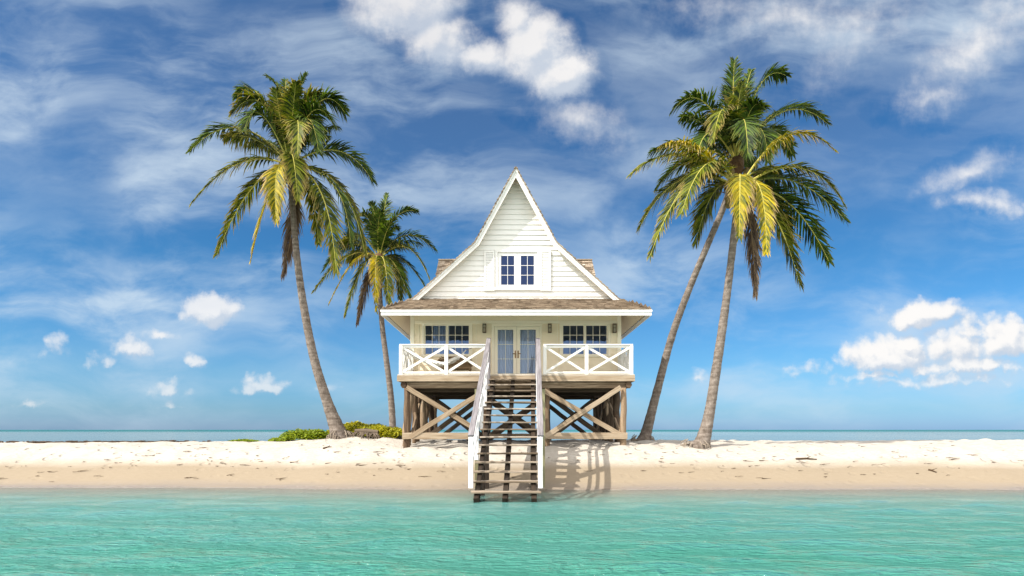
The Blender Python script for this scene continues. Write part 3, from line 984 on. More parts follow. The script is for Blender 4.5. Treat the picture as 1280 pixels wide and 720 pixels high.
for sg in (-1, 1):
    dx = sg * .86
    t0, t1 = lerp(-.35, dx + (.03 if sg > 0 else 0), hz + .06), lerp(14.8, dx, hz)
    m_ = MB(); m_.beam(t0, t1, .15, .05, n=12, jit=.004, cf=.2); m_.build('handrail', M['greywood'], ST)
    m_ = MB(); m_.beam(t0 + V((0, 0, -.09)), t1 + V((0, 0, -.09)), .05, .11, n=8, jit=.003); m_.build('under_rail', M['step_white'], ST)
    for dz in (-.5, -.88):
        m_ = MB(); m_.beam(t0 + V((0, 0, dz)), t1 + V((0, 0, dz)), .04, .12, n=8, jit=.004); m_.build('mid_rail', M['step_white'], ST)
    for k, nm in ((14.7, 'newel_post'), (10.9, 'newel_post'), (7.2, 'newel_post'), (3.6, 'newel_post')):
        q = lerp(k, dx, 0); zb = q.z + (.02 if k > 14 else -.2)
        m_ = MB(); m_.beam((q.x, q.y, zb), (q.x, q.y, q.z + hz - .05), .115, .115, up=(0, 1, 0), n=4, jit=.003); m_.build(nm, M['step_white'], ST)
    q = lerp(0, dx, 0)
    m_ = MB(); m_.beam((q.x, q.y + .12, 3.2), (q.x, q.y + .12, 5.0), .13, .13, up=(0, 1, 0), n=4, jit=.003, cf=.2); m_.build('newel_post', M['greywood'], ST)
    q = lerp(7.4, sg * .99, 0)
    m_ = MB(); m_.beam((q.x, q.y, sand_z(q.x, q.y) - .3), (q.x, q.y, 2.98), .12, .12, up=(0, 1, 0), n=5, jit=.004); m_.build('side_post', M['algae'], ST)

# ---- things on the porch and behind the glass
def curtain(x0, x1, z0, z1, y, label, folds=9):
    mb = MB(); n = folds * 10; ph = R.random() * 6
    for i in range(n):
        def pt(k):
            a = k / n; x = x0 + (x1 - x0) * a
            return x, y + .028 * math.sin(a * folds * 2 * math.pi + ph + .8 * math.sin(a * 9))
        xa, ya = pt(i); xb, yb = pt(i + 1)
        mb.poly([(xa, ya, z0), (xb, yb, z0), (xb, yb, z1), (xa, ya, z1)])
    mb.tube([(x0 - .04, y, z1), (x1 + .04, y, z1)], .012, 6)
    o = mb.build('curtain', M['curtain'], None, origin=((x0 + x1) / 2, y, z0), smooth_sh=True)
    tag(o, label, 'curtain', 'curtains behind the porch glass')


curtain(OPD[0] + .03, dm - .04, DECK + .05, 5.86, YW + .10, 'pleated pale curtain behind the left leaf of the french door')
curtain(dm + .04, OPD[1] - .03, DECK + .05, 5.86, YW + .10, 'pleated pale curtain behind the right leaf of the french door')
curtain(OPW[0][0] + .35, OPW[0][0] + 1.0, 4.7, 5.95, YW + .12, 'pale curtain drawn inside the porch window left of the doors', 6)

hm = MB()
A0, A1 = V((X(-3.98), YF + .38, 4.80)), V((X(-1.85), YF + .75, 4.70))
n, mW = 26, 10; G = []
dirv = (A1 - A0); side = V((-dirv.y, dirv.x, 0)).normalized()
for i in range(n + 1):
    k = i / n; c = A0.lerp(A1, k); c.z -= .66 * 4 * k * (1 - k)
    wd = .05 + .24 * math.sin(math.pi * min(1, max(0, k))) ** .6
    row = []
    for j in range(mW + 1):
        s_ = (j / mW - .5) * 2
        p = c + side * s_ * wd; p.z += .16 * s_ * s_ * math.sin(math.pi * k) + .03 * math.sin(j * 2.1 + i * .7)
        row.append(len(hm.v)); hm.v.append(tuple(p))
    G.append(row)
for i in range(n):
    for j in range(mW): hm.face((G[i][j], G[i + 1][j], G[i + 1][j + 1], G[i][j + 1]))
ham = hm.build('hammock', M['cloth'], None, origin=A0, smooth_sh=True)
tag(ham, 'white cotton hammock with ruffled fringe slung across the left end of the porch', 'hammock')
for side_j in (0, mW):
    fr_ = MB()
    for i in range(2, n - 1):
        a = V(hm.v[G[i][side_j]]); b = V(hm.v[G[i + 1][side_j]])
        l0, l1 = R.uniform(.06, .14), R.uniform(.06, .14); o_ = side * (.08 if side_j else -.08) * R.uniform(.2, 1.6)
        fr_.poly([a, b, b + V((0, 0, -l1)) + o_, a + V((0, 0, -l0)) + o_])
    fr_.build('fringe', M['cloth'], ham)
rp = MB(); rp.tube([A0 + V((-.13, -.2, .0)), A0], .012, 6); rp.tube([A1, A1 + V((.55, -.55, .12))], .012, 6); rp.build('rope', M['drift'], ham)

BX, BY = X(-2.35), 23.55
ls = empty('loveseat', (BX, BY, DECK), 'brown woven cane loveseat with rounded back under the left porch window', 'loveseat')
s_ = MB(); s_.beam((BX - .62, BY, DECK + .40), (BX + .62, BY, DECK + .40), .55, .07, n=6, jit=.002); s_.build('seat', M['wicker'], ls)
s_ = MB()
for j in range(10):
    z = DECK + .46 + j * .045; w = .66 * math.sqrt(max(.05, 1 - (max(0, j - 4) / 6.2) ** 2))
    s_.tube([(BX - w, BY - .18, z), (BX - w * .85, BY + .22, z), (BX, BY + .30, z + .02), (BX + w * .85, BY + .22, z), (BX + w, BY - .18, z)], .026, 6)
s_.build('backrest', M['wicker'], ls)
for a in (-1, 1):
    for b in (-1, 1):
        s_ = MB(); s_.tube([(BX + a * .56, BY + b * .22, DECK), (BX + a * .58, BY + b * .22, DECK + .45)], .03, 8); s_.build('leg', M['wicker'], ls)


# ------------------------------------------------------------------ palms
def frond(base, ctrl, tip, mat, parent, nl=54, leaf=1.0, droop=.55, wid=.05, seed=0):
    r = random.Random(seed)
    base, ctrl, tip = V(base), V(ctrl), V(tip)
    mb = MB()

    def pt(t): return base * (1 - t) ** 2 + ctrl * 2 * t * (1 - t) + tip * t * t
    def tg(t): return ((ctrl - base) * (1 - t) + (tip - ctrl) * t).normalized()
    L = sum((pt((i + 1) / 10) - pt(i / 10)).length for i in range(10))
    mb.tube([pt(i / 14) for i in range(15)], [.042 * (1 - .85 * i / 14) * L / 4 for i in range(15)], 5, tint=.6)
    for k in range(len(mb.uv)): mb.uv[k] = [(0, 9)] * len(mb.uv[k])
    Sp = None
    tw = r.uniform(-.5, .5)
    for i in range(nl):
        t = .13 + .87 * (i / (nl - 1)) ** .95
        T = tg(t)
        S = T.cross(V((0, 0, 1)))
        if S.length < .2: S = Sp or V((1, 0, 0))
        S.normalize(); S = (S - T * S.dot(T)).normalized()
        if Sp is not None and S.dot(Sp) < 0: S = -S
        Sp = S.copy()
        N = S.cross(T).normalized()
        if N.z < -.2: N = -N
        q = Matrix.Rotation(tw * t, 3, T); S = q @ S; N = q @ N
        u = (t - .13) / .87
        ll = leaf * (min(1, .35 + u * 3.2) if u < .25 else 1) * (1 - .72 * max(0, (u - .45) / .55) ** 1.5)
        for sd in (-1, 1):
            if r.random() < .05: continue
            a = math.radians(28 + 34 * u + r.gauss(0, 8))
            D = (S * sd * math.cos(a) + T * math.sin(a) + N * (.22 + r.uniform(-.12, .12))).normalized()
            l = ll * r.uniform(.72, 1.12); dr = droop * r.uniform(.45, 1.55); p0 = pt(t)
            Wv = (T - D * T.dot(D)).normalized()
            pr = []
            for s, w in ((0, .55), (.35, 1), (.72, .7), (1, .05)):
                c = p0 + D * l * s + V((0, 0, -1)) * dr * l * s * s
                c -= D * l * .25 * dr * s * s
                wv = Wv * wid * .5 * w
                pr.append((c - wv, c + wv, s))
            tt = min(1, max(0, r.gauss(.5, .42)))
            b = len(mb.v)
            for x_, y_, s in pr: mb.v += [tuple(x_), tuple(y_)]
            for k in range(3):
                s0, s1 = pr[k][2], pr[k + 1][2]
                mb.face((b + 2 * k, b + 2 * k + 1, b + 2 * k + 3, b + 2 * k + 2), [(s0, 0), (s0, 1), (s1, 1), (s1, 0)], tt)
    return mb.build('frond', mat, parent)


def palm(label, centre, trunk, fronds, Y0, Y1, scale_len, nl=54, leaf=1.0, extra=6, seed=1, wid=.05, roots=True):
    """trunk: list of (px, py, width px); fronds: (tip px, tip py, ctrl px, ctrl py, material key, depth or None)"""
    r = random.Random(seed)
    cen = P(*centre, Y1)
    n = len(trunk)
    b0 = P(trunk[0][0], trunk[0][1], Y0)
    ground = sand_z(b0.x, b0.y)
    root = empty('palm_tree', (b0.x, b0.y, min(b0.z, ground)), label, 'palm tree', 'coconut palms beside the house')
    # trunk along a smooth curve
    pts, rad = [], []
    K = 120
    def cr(a, b, c, d, t): return .5 * ((2 * b) + (c - a) * t + (2 * a - 5 * b + 4 * c - d) * t * t + (3 * b - a - 3 * c + d) * t ** 3)
    ctr = []
    for i, (x, y, w) in enumerate(trunk):
        Yd = Y0 + (Y1 - Y0) * (trunk[0][1] - y) / (trunk[0][1] - trunk[-1][1])
        p = P(x, y, Yd); ctr.append((p.x, p.y, p.z, w * .86 * Yd / FPX / 2))
    ctr[0] = (ctr[0][0], ctr[0][1], min(ctr[0][2], ground - .15), ctr[0][3])
    cc = [ctr[0]] + ctr + [ctr[-1]]
    for i in range(n - 1):
        m_ = K // (n - 1)
        for j in range(m_ + (i == n - 2)):
            t = j / m_
            q = [cr(cc[i][k], cc[i + 1][k], cc[i + 2][k], cc[i + 3][k], t) for k in range(4)]
            pts.append(q[:3]); rad.append(q[3])
    L = 0; rr = []
    for i in range(len(pts)):
        if i: L += (V(pts[i]) - V(pts[i - 1])).length
        ph = (L / .17) % 1
        rr.append(rad[i] * (1 + .07 * (ph - .5) + .04 * mnoise.noise(V((L * 2.3, seed, 0)))))
    mb = MB(); mb.tube(pts, rr, 18, lump=.012); mb.build('trunk', M['bark'], root, smooth_sh=True)
    if roots:
        mb = MB()
        for k in range(34):
            a = r.uniform(0, 6.28); rb = ctr[0][3] * .85
            p = V((b0.x + math.cos(a) * rb, b0.y + math.sin(a) * rb, ground + r.uniform(.05, .3)))
            e = V((b0.x + math.cos(a) * rb * r.uniform(1.25, 1.7), b0.y + math.sin(a) * rb * r.uniform(1.25, 1.7), ground - .05))
            mid = (p + e) / 2 + V((math.cos(a) * .06, math.sin(a) * .06, r.uniform(0, .08)))
            mb.tube([p, mid, e], [.022, .018, .012], 5)
        mb.build('roots', M['drift'], root)
    # crown heart: fibre, stubs and nuts
    mb = MB(); tc = cen
    mb.ellipsoid(tc + V((0, 0, -.05)), (.28, .28, .42), 12, 8, lump=.12)
    for k in range(26):
        a = r.uniform(0, 6.28); ln = r.uniform(.35, .8)
        mb.beam(tc + V((math.cos(a) * .12, math.sin(a) * .12, -.25)), tc + V((math.cos(a) * ln, math.sin(a) * ln, r.uniform(-.5, .35))), .05, .02, taper=.4)
    mb.build('crown_heart', M['fibre'], root)
    for k in range(7):
        a = r.uniform(0, 6.28); q = tc + V((math.cos(a) * .36, math.sin(a) * .36, -.28 - r.random() * .22))
        mb = MB(); mb.ellipsoid(q, (.12, .12, .155), 10, 8); mb.build('coconut', M['husk'], root, smooth_sh=True)
    for i, (tx, ty, cx, cy, mk, dy) in enumerate(fronds):
        tip0 = P(tx, ty, Y1); ln = (V((tip0.x, 0, tip0.z)) - V((cen.x, 0, cen.z))).length
        if dy is None:
            rem = math.sqrt(max(.3, scale_len ** 2 - ln ** 2)); dy = rem * r.uniform(.25, .75) * (1 if r.random() < .5 else -1)
        tip = P(tx, ty, Y1 + dy); c = P(cx, cy, Y1 + dy * .5)
        if mk != 'dead': c.z += .10 * (tip - cen).length; tip.z -= .03 * (tip - cen).length
        st_ = cen + (c - cen).normalized() * .15
        frond(st_, c, tip, M['frond_' + mk], root, nl, leaf * r.uniform(.85, 1.1) * {'green': 1, 'mid': .9, 'yellow': .72, 'dead': .6}[mk], {'green': .38, 'mid': .46, 'yellow': .55, 'dead': .9}[mk] * r.uniform(.85, 1.15), wid, seed * 100 + i)
    for i in range(extra):
        a = math.pi * (i + .5) / extra + r.uniform(-.2, .2)          # the far half of the crown
        el = r.uniform(.45, 1.4); ln = scale_len * r.uniform(.7, .9)
        d = V((math.cos(a) * math.cos(el), math.sin(a) * math.cos(el), math.sin(el)))
        c = cen + d * ln * .5 + V((0, 0, .5)); tip = cen + d * ln + V((0, 0, -.9))
        frond(cen, c, tip, M['frond_' + r.choice(['green', 'green', 'mid'])], root, nl, leaf, .6, wid, seed * 100 + 60 + i)
    return root


FA = [(290, 140, 330, 95, 'mid', -.8), (334, 92, 362, 120, 'green', .5), (383, 90, 362, 140, 'green', -.4), (404, 117, 372, 118, 'mid', .6),
      (431, 138, 398, 95, 'green', .8), (306, 158, 322, 112, 'green', -1.2), (357, 97, 355, 150, 'green', .8), (398, 185, 385, 110, 'green', -1.5),
      (238, 184, 296, 138, 'green', 1.0), (240, 250, 300, 190, 'mid', -.8), (271, 314, 312, 225, 'mid', .8), (314, 320, 334, 240, 'yellow', -1.0),
      (354, 344, 374, 262, 'dead', .7), (345, 272, 340, 205, 'yellow', -1.6), (372, 246, 366, 180, 'mid', -2.2), (296, 118, 322, 92, 'green', .9), (415, 150, 388, 112, 'green', -1.0), (370, 100, 366, 140, 'mid', -1.2), (420, 334, 412, 232, 'mid', -1.6),
      (456, 312, 436, 215, 'mid', 1.0), (438, 300, 432, 220, 'green', -.6), (466, 224, 428, 170, 'green', .9), (372, 190, 376, 112, 'mid', -2.2),
      (345, 110, 350, 160, 'mid', -.9), (398, 300, 392, 232, 'mid', -.9)]
palm('tall palm left of the house with swollen base, leaning left beside green shrubs', (362, 208),
     [(425, 549, 30), (422, 538, 23), (409, 502, 15), (393, 450, 12.5), (380, 385, 11), (371, 320, 9.5), (366, 260, 8.5), (362, 215, 8)],
     FA, 25.0, 24.2, 4.3, nl=100, leaf=1.02, extra=9, seed=3, wid=.06)
FB = [(484, 240, 477, 285, 'green', .5), (463, 252, 472, 275, 'green', -.5), (448, 268, 463, 262, 'green', -1.2), (521, 262, 489, 262, 'green', .5),
      (543, 310, 505, 278, 'green', .8), (537, 348, 512, 290, 'mid', -.8), (535, 364, 502, 312, 'green', .7), (514, 378, 492, 318, 'green', -.8),
      (392, 362, 440, 305, 'mid', .6), (412, 376, 448, 308, 'yellow', -1.2), (447, 404, 460, 335, 'dead', .6), (432, 392, 455, 318, 'mid', -.8),
      (486, 385, 482, 318, 'mid', -2.0), (470, 385, 468, 315, 'yellow', -2.2), (405, 335, 440, 290, 'green', 1.1), (476, 262, 470, 290, 'green', -1.0), (500, 372, 500, 312, 'mid', 1.2),
      (432, 300, 452, 285, 'green', 1.0), (493, 270, 482, 290, 'green', -1.4)]
palm('smaller palm rising behind the shrubs between the tall left palm and the house', (474, 325),
     [(492, 540, 11), (489, 500, 9), (483, 450, 8), (478, 410, 7.5), (475, 370, 7), (474, 335, 7)],
     FB, 31.5, 31.5, 3.6, nl=84, leaf=.98, extra=7, seed=5, wid=.06, roots=False)
FD = [(789, 213, 850, 178, 'mid', -.6), (826, 178, 862, 178, 'yellow', -1.6), (798, 284, 846, 200, 'mid', .5), (813, 314, 866, 186, 'mid', -1.0),
      (1042, 183, 985, 142, 'yellow', -.9), (1054, 250, 1008, 188, 'mid', -1.0), (1056, 270, 990, 212, 'green', .4), (1036, 322, 988, 240, 'green', .9),
      (924, 292, 926, 198, 'yellow', -2.0), (958, 312, 958, 212, 'yellow', -1.6), (944, 368, 942, 265, 'dead', .5),
      (1000, 352, 968, 250, 'mid', .8), (852, 262, 884, 172, 'mid', -1.8), (822, 232, 868, 178, 'green', 1.2), (870, 300, 890, 220, 'mid', 1.0), (986, 300, 965, 225, 'green', 1.2)]
palm('sunlit palm in front right of the house with rooted base, bending right over the beach', (924, 236),
     [(870, 563, 32), (878, 552, 22), (886, 520, 15.5), (894, 470, 13.5), (903, 410, 12), (911, 350, 10.5), (918, 290, 10), (923, 245, 9)],
     FD, 21.6, 21.4, 3.9, nl=104, leaf=1.0, extra=2, seed=7, wid=.056)
FC = [(840, 136, 880, 96, 'green', -.8), (918, 72, 914, 140, 'green', -.2), (939, 84, 926, 140, 'green', .5), (982, 90, 944, 86, 'green', .5),
      (1034, 150, 978, 116, 'green', .8), (892, 172, 906, 96, 'mid', -1.8), (952, 130, 936, 125, 'green', -1.2), (1010, 128, 960, 140, 'green', 1.5),
      (928, 100, 918, 150, 'mid', -.8), (868, 210, 880, 135, 'green', -1.6), (960, 200, 955, 125, 'green', -1.5), (905, 105, 912, 150, 'green', .6),
      (935, 190, 930, 110, 'green', -2.0), (880, 180, 890, 130, 'green', 1.0), (990, 190, 965, 140, 'green', 1.0)]
palm('slender palm behind right, its trunk rising from the house shade and leaning right', (921, 205),
     [(803, 556, 27), (808, 540, 16), (821, 490, 12), (840, 420, 10.5), (862, 360, 9.5), (885, 305, 9), (906, 255, 9), (919, 215, 8.5)],
     FC, 26.0, 23.6, 4.3, nl=100, leaf=1.02, extra=9, seed=9, wid=.06)


# ------------------------------------------------------------------ shrubs, driftwood, wrack
def shrub(px, Y, rx, ry, h, n, label, mat='shrub', seed=1, z0=None):
    r = random.Random(seed); cx = (px - 640) * Y / FPX; g = sand_z(cx, Y)
    root = empty('beach_shrub', (cx, Y, g), label, 'shrub', 'low shrubs on the mound by the left palms')
    mb = MB()
    for i in range(n):
        a = r.uniform(0, 6.28); q = math.sqrt(r.random())
        x, y = cx + math.cos(a) * q * rx, Y + math.sin(a) * q * ry
        gz_ = sand_z(x, y) if i % 6 == 0 or i == 0 else gz_
        lump = .75 + .5 * mnoise.noise(V((x * 2.2, y * 2.2, seed)))
        z = gz_ + h * math.sqrt(max(0, 1 - q * q)) * lump * (1 - .5 * r.random() ** 2.2) + .02
        s = r.uniform(.045, .085); N = V((r.gauss(0, .55), r.gauss(-.2, .55), 1)).normalized()
        U = N.cross(V((r.uniform(-1, 1), r.uniform(-1, 1), .1))).normalized(); W = N.cross(U)
        c = V((x, y, z)); uc = r.random()
        mb.poly([c - U * s, c - U * s * .3 + W * s * .5, c + U * s, c - U * s * .3 - W * s * .5], min(1, max(0, r.gauss(.55, .3))), [(0, 0), (uc * .6, 0), (uc, 0), (uc * .6, 0)])
    mb.build('foliage', M[mat], root)
    st_ = MB()
    for i in range(14):
        a = r.uniform(0, 6.28); x, y = cx + math.cos(a) * rx * .6 * r.random(), Y + math.sin(a) * ry * .6 * r.random()
        gg = sand_z(x, y); st_.tube([(x, y, gg - .05), (x + r.uniform(-.1, .1), y, gg + h * .55)], [.012, .006], 5)
    st_.build('stems', M['drift'], root)


shrub(384, 25.6, 1.15, .8, .42, 5000, 'dense bright green shrub left of the swollen palm base', seed=2)
shrub(484, 25.3, .9, .7, .42, 4400, 'yellow-green shrub against the left house post', 'shrub_yellow', seed=3)
shrub(450, 26.0, 1.45, .8, .56, 6400, 'yellow-green shrub on the mound behind the fallen log', 'shrub_yellow', seed=4)
shrub(352, 26.2, .55, .5, .17, 1300, 'low green shrub tapering off at the left foot of the mound', seed=6)
shrub(305, 28.0, .7, .35, .12, 900, 'small flat green patch of shrub alone on the sand crest, farthest left', seed=7)

mb = MB(); a = P(444, 538.5, 24.9); b = P(473, 540, 24.7)
mb.tube([a, (a + b) / 2 + V((0, 0, .02)), b], [.07, .09, .07], 12, lump=.08)
for k in range(34):
    x = a.lerp(b, R.random()) + V((0, R.uniform(-.1, 0), -.06)); e = x + V((R.uniform(-.3, .3), R.uniform(-.3, -.05), R.uniform(-.34, -.12)))
    mb.tube([x, (x + e) / 2 + V((0, -.05, .04)), e], [.035, .025, .012], 6)
o = mb.build('driftwood_log', flat('old_log', (.15, .115, .085), .95, 9, .4), None, origin=a); tag(o, 'bleached fallen log on stubby roots beside the swollen palm base', 'driftwood')


def stick(p0, p1, rad, label):
    p0, p1 = V(p0), V(p1)
    for q in (p0, p1): q.z = sand_z(q.x, q.y) + rad * .8
    m_ = (p0 + p1) / 2 + V((0, .05, .02)); mb = MB(); mb.tube([p0, m_, p1], [rad, rad * .9, rad * .4], 7, lump=.1)
    mb.tube([m_, m_ + V((.1, -.12, .07))], [rad * .5, rad * .2], 5)
    o = mb.build('driftwood_stick', M['weed'], None, origin=p0); tag(o, label, 'driftwood', 'sticks washed up on the sand')


stick(((995 - 640) * 20.3 / FPX, 20.3, 0), ((1022 - 640) * 20.3 / FPX, 20.35, 0), .035, 'dark stick lying along the tide line right of the sunlit palm')
stick(((404 - 640) * 21.5 / FPX, 21.5, 0), ((413 - 640) * 21.5 / FPX, 21.7, 0), .035, 'short dark stick on white sand below the swollen palm base')
stick(((1163 - 640) * 19.5 / FPX, 19.6, 0), ((1168 - 640) * 19.5 / FPX, 19.4, 0), .03, 'small dark twig on the damp sand farthest right')

# wrack: countless shreds of dry weed along the tide lines
wr = MB(); r = random.Random(21)
def shred(x, y, s):
    z = sand_z(x, y); n_ = 3
    a = r.gauss(0, .35)
    for k in range(n_):
        dx, dy = r.gauss(0, s * .6), r.gauss(0, s * .3)
        p0 = V((x + dx, y + dy, z + .012 + r.random() * .02)); d = V((math.cos(a), math.sin(a) * .6, r.uniform(-.1, .2)))
        wr.tube([p0, p0 + d * s * r.uniform(.8, 1.9)], [.005 + s * .025, .003], 4, cap=False)
for i in range(210):
    x = r.uniform(-17, 17); u = r.random()
    if u < .45: y = r.gauss(20.25, .25) + .2 * math.sin(x * .5)
    elif u < .7: y = r.gauss(21.0, .3)
    elif u < .85: y = r.gauss(19.4, .25)
    else: y = r.uniform(21, 25)
    shred(x, y, r.choice([.03, .05, .05, .08, .08, .16]))
o = wr.build('seaweed_wrack', M['weed'], None); tag(o, 'scattered brown shreds of dry seaweed along the tide lines', 'seaweed', kind='stuff')
wr = MB()
for i in range(700):
    x = r.uniform(-26, -13.5 + .0); y = 28.5 + r.gauss(0, .25)
    if r.random() < smooth(-17, -13.5, x): continue
    z = sand_z(x, y); s = r.uniform(.1, .3); a = r.uniform(0, 3.14)
    p0 = V((x, y, z + r.uniform(.0, .09))); wr.tube([p0, p0 + V((math.cos(a) * s, math.sin(a) * s * .5, r.uniform(-.03, .04)))], [.03, .012], 4)
o = wr.build('seaweed_bank', M['weed'], None); tag(o, 'dark bank of washed-up seaweed along the crest at far left', 'seaweed', kind='stuff')

# ------------------------------------------------------------------ light, sky, camera
SD = V((-1.55, -1.0, 1.85)).normalized()
el = math.asin(SD.z); az = math.atan2(SD.x, SD.y)
sun = bpy.data.lights.new('sun', 'SUN'); sun.energy = 3.6; sun.angle = math.radians(.5); sun.color = (1, .94, .84)
so = bpy.data.objects.new('sun', sun); C.objects.link(so); so.rotation_euler = SD.to_track_quat('Z', 'Y').to_euler(); so.location = SD * 60

w = bpy.data.worlds.new('World'); SC.world = w; w.use_nodes = True
w.node_tree.nodes.clear(); t = NT(w.node_tree)
sky = t.add('ShaderNodeTexSky', sky_type='NISHITA'); sky.sun_disc = False
sky.sun_elevation = el; sky.sun_rotation = az % (2 * math.pi); sky.air_density = 1.0; sky.dust_density = .6; sky.ozone_density = 2.5
dirn = t.add('ShaderNodeTexCoord').outputs['Generated']
sp = t.add('ShaderNodeSeparateXYZ'); t.link(dirn, sp.inputs[0])
ay = t.math('MAXIMUM', t.math('ABSOLUTE', sp.outputs[1]), .05)
cu = t.add('ShaderNodeCombineXYZ'); t.link(t.math('DIVIDE', sp.outputs[0], ay), cu.inputs[0]); t.link(t.math('DIVIDE', sp.outputs[2], ay), cu.inputs[1])
uv = cu.outputs[0]

CL = [  # px, py, rx, ry, weight, rotation deg
    (505, 4, 62, 44, 1.8, 0), (545, 46, 50, 34, 1.6, -25), (605, 72, 42, 20, 1.3, 0), (650, 28, 26, 30, 1.3, 0), (672, 62, 42, 42, 2.0, -30), (700, 92, 42, 32, 2.0, 0),
    (725, 152, 56, 24, .55, -20), (261, 394, 38, 28, 1.5, 0), (163, 440, 30, 20, .8, 0), (196, 420, 20, 12, .6, 0), (130, 452, 24, 12, .4, 0), (74, 436, 20, 22, .5, 20),
    (246, 453, 16, 11, .7, -20), (214, 488, 24, 16, .75, 0), (242, 493, 14, 10, .6, 0), (330, 484, 34, 14, .9, 0), (315, 474, 14, 10, .7, 0), (35, 505, 24, 6, .5, 8), (400, 484, 20, 10, .4, 0), (212, 508, 22, 6, .4, 0),
    (1155, 394, 56, 24, 1.3, 5), (1112, 450, 64, 30, 1.4, 0), (1130, 432, 30, 18, 1.0, 0), (1215, 418, 30, 20, .75, 0), (1262, 430, 54, 38, 1.35, 0), (1245, 462, 40, 14, .8, 0), (1010, 465, 40, 14, .5, 0), (870, 474, 18, 12, .5, 0),
    (1170, 478, 130, 15, .5, 0), (1190, 440, 70, 34, .5, 0), (1225, 405, 30, 16, .6, 0), (1090, 470, 60, 10, .6, 0), (1150, 460, 40, 16, .8, 0), (1200, 442, 75, 34, .8, 0), (1215, 462, 70, 14, .9, 0),
    (1215, 62, 70, 34, .62, 38), (1165, 125, 42, 18, .5, 10), (1265, 20, 60, 26, .5, 20), (1210, 216, 52, 16, .6, 18), (1240, 256, 56, 15, .6, -4), (1000, 22, 130, 26, .4, -6), (1085, 40, 70, 22, .32, 40),
]
grp = bpy.data.node_groups.new('cloud_field', 'ShaderNodeTree')
grp.interface.new_socket('uv', in_out='INPUT', socket_type='NodeSocketVector')
grp.interface.new_socket('density', in_out='OUTPUT', socket_type='NodeSocketFloat')
g = NT(grp); gi = g.add('NodeGroupInput'); go = g.add('NodeGroupOutput')
p_ = gi.outputs[0]
wn = g.vmath('SUBTRACT', g.noise(p_, 9, 6, .65, color=True, dim='2D'), (.5, .5, .5))
pw = g.vmath('ADD', p_, g.vmath('MULTIPLY', wn, (.05, .05, 0)))
best = None
for (px, py, rx, ry, wt, rot) in CL:
    u0, v0 = (px - 640) / FPX, (HOR - py) / FPX
    q = g.vmath('SUBTRACT', pw, (u0, v0, 0))
    if rot:
        mp = g.add('ShaderNodeVectorRotate', rotation_type='Z_AXIS'); g.link(q, mp.inputs['Vector']); mp.inputs['Angle'].default_value = -math.radians(rot); q = mp.outputs[0]
    gr = 1.35 if v0 > .3 else 1.22
    q = g.vmath('MULTIPLY', q, (FPX / rx / gr, FPX / ry / gr, 0))
    if v0 < .3: q = g.vmath('ADD', q, g.vmath('MULTIPLY', g.vmath('MINIMUM', q, (0, 0, 0)), (0, .9, 0)))
    dd = g.math('MULTIPLY_ADD', g.vmath('LENGTH', q), -wt, wt)
    best = dd if best is None else g.math('SMOOTH_MAX', best, dd, .12)
nz = g.noise(p_, 24, 7, .62, dim='2D')
nz2 = g.noise(p_, 7, 3, .5, dim='2D')
sv = g.add('ShaderNodeSeparateXYZ'); g.link(p_, sv.inputs[0]); hi = g.maprange(sv.outputs[1], .28, .42)
vo = g.add('ShaderNodeTexVoronoi', feature='F1', voronoi_dimensions='2D'); g.link(pw, vo.inputs['Vector']); vo.inputs['Scale'].default_value = 34
vo.inputs['Detail'].default_value = 1.0; vo.inputs['Roughness'].default_value = .5
bil = g.math('MULTIPLY', g.math('SUBTRACT', .56, vo.outputs['Distance']), g.maprange(hi, 0, 1, .42, .08))
f = g.math('ADD', best, g.math('MULTIPLY', g.math('SUBTRACT', nz, .46), g.maprange(hi, 0, 1, .75, .62)))
f = g.math('ADD', f, bil)
f = g.math('ADD', f, g.math('MULTIPLY_ADD', nz2, .3, -.13))
f = g.math('MULTIPLY', f, g.maprange(best, -.35, .05))
g.link(f, go.inputs[0])


_s0 = t.add('ShaderNodeSeparateXYZ'); t.link(uv, _s0.inputs[0]); sep0 = _s0.outputs[1]


def field(vec):
    n_ = t.add('ShaderNodeGroup'); n_.node_tree = grp; t.link(vec, n_.inputs[0]); return n_.outputs[0]


d0 = field(uv); d1 = field(t.vmath('ADD', uv, (-.009, .014, 0)))
alpha = t.maprange(d0, t.maprange(sep0, .28, .42, .05, -.20), t.maprange(sep0, .28, .42, .68, 1.05), 0, .97, 'SMOOTHSTEP')
shade = t.maprange(t.math('SUBTRACT', d0, d1), -.42, .36, 0, 1, 'SMOOTHSTEP')
shade = t.math('ADD', t.math('MULTIPLY', shade, .75), t.math('MULTIPLY', t.maprange(d0, .1, .8), .25))
# high thin cirrus streaks: wind-combed noise, stronger low left and right, thin at the top
cwarp = t.vmath('ADD', uv, t.vmath('MULTIPLY', t.vmath('SUBTRACT', t.noise(uv, 3.0, 3, .5, color=True, dim='2D'), (.5, .5, .5)), (.22, .10, 0)))
cm = t.mapping(cwarp, (1.0, 3.6, 1), rot=(0, 0, .22))
ci = t.noise(cm, 2.6, 8, .58, 0, dim='2D')
cm2 = t.mapping(cwarp, (1.3, 2.6, 1), loc=(3, 2, 0), rot=(0, 0, .7))
ci2 = t.noise(cm2, 1.9, 8, .6, 0, dim='2D')
cm3 = t.mapping(uv, (1.6, 2.6, 1), loc=(5, 1, 0))
ci3 = t.noise(cm3, 1.1, 3, .5, 0, dim='2D')
suv = t.add('ShaderNodeSeparateXYZ'); t.link(uv, suv.inputs[0])
hband = t.ramp(t.maprange(suv.outputs[1], 0, .72), [(0, (.25,) * 3), (.12, (.7,) * 3), (.3, (1,) * 3), (.42, (.6,) * 3), (.55, (.7,) * 3), (1, (.65,) * 3)])
cirrus = t.math('ADD', t.maprange(ci, .37, .72, 0, .85, 'SMOOTHSTEP'), t.maprange(ci2, .44, .76, 0, .6, 'SMOOTHSTEP'))
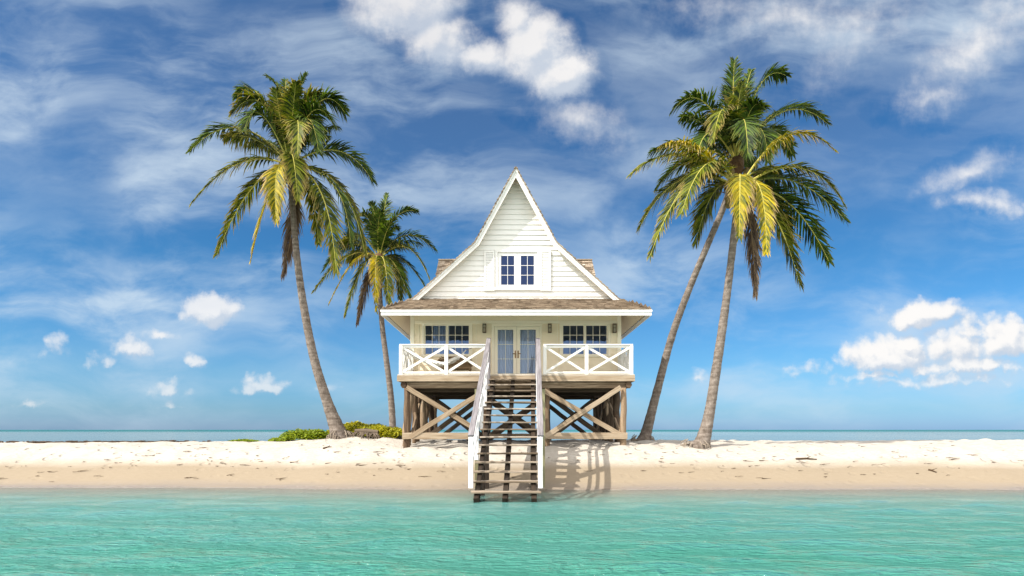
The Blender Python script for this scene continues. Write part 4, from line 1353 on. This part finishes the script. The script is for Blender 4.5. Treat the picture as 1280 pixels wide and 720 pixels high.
cirrus = t.math('MULTIPLY', cirrus, t.maprange(ci3, .34, .56, .35, 1.15, 'SMOOTHSTEP'))
cirrus = t.math('MULTIPLY', cirrus, hband, clamp=True)

# deeper blue than the plain model, as in the photograph
elev = t.math('ARCSINE', sp.outputs[2])
grade = t.ramp(t.maprange(sp.outputs[2], 0, .6), [(0, (.46, .78, 1.45)), (.05, (.40, .72, 1.16)), (.14, (.38, .74, 1.06)), (.4, (.27, .68, .96)), (.75, (.21, .60, .90)), (1, (.20, .58, .88))])
base = t.mix(1.0, sky.outputs[0], grade, 'MULTIPLY')
cl_lit = (7.9, 7.7, 7.5); cl_sh = (4.2, 4.9, 5.9)
cc = t.mix(shade, cl_sh, cl_lit)
colr = t.mix(t.math('MULTIPLY', cirrus, .75), base, (5.2, 6.2, 7.1))
# bright white cloud added behind the camera and overhead as unseen fill light
fill_veil = t.math('MULTIPLY', t.maprange(t.math('SUBTRACT', sp.outputs[1], t.math('MULTIPLY', sp.outputs[2], .6)), .05, -.40, 0, .95, 'SMOOTHSTEP'), t.maprange(t.noise(dirn, 3.2, 5, .6), .3, .6, .6, 1))
colr = t.mix(fill_veil, colr, (21.0, 20.0, 18.8))
lowfade = t.math('MULTIPLY', t.maprange(suv.outputs[1], .0, .12, .45, 1.0), t.maprange(suv.outputs[0], -.2, .3, .80, 1.0))
for (px, py, rx, ry, op) in ((1190, 462, 210, 52, .55), (1170, 420, 120, 60, .35), (140, 455, 150, 50, .22), (880, 480, 120, 25, .2)):
    q = t.vmath('MULTIPLY', t.vmath('SUBTRACT', cwarp, ((px - 640) / FPX, (HOR - py) / FPX, 0)), (FPX / rx, FPX / ry, 0))
    hz_ = t.maprange(t.vmath('LENGTH', q), 1.0, .1, 0, op, 'SMOOTHSTEP')
    colr = t.mix(t.math('MULTIPLY', hz_, t.maprange(ci, .3, .6, .5, 1)), colr, (4.6, 5.6, 6.7))
colr = t.mix(t.math('MULTIPLY', alpha, lowfade), colr, cc)
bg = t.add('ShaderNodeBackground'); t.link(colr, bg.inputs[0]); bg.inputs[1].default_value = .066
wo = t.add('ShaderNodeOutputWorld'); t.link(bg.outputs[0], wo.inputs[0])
w.cycles.sampling_method = 'MANUAL'; w.cycles.sample_map_resolution = 512

cam = bpy.data.cameras.new('camera'); co = bpy.data.objects.new('camera', cam); C.objects.link(co)
co.location = (0, 0, EYE); co.rotation_euler = (math.radians(90), 0, 0)
cam.sensor_width = 36; cam.lens = FPX / 1280 * 36; cam.shift_y = (HOR - 360) / 1280; cam.clip_end = 20000; cam.clip_start = .1
SC.camera = co
SC.view_settings.view_transform = 'Standard'; SC.view_settings.look = 'None'; SC.view_settings.gamma = 1; SC.view_settings.exposure = .95
SC.render.engine = 'CYCLES'; SC.cycles.use_denoising = True; SC.cycles.max_bounces = 8; SC.cycles.transparent_max_bounces = 12
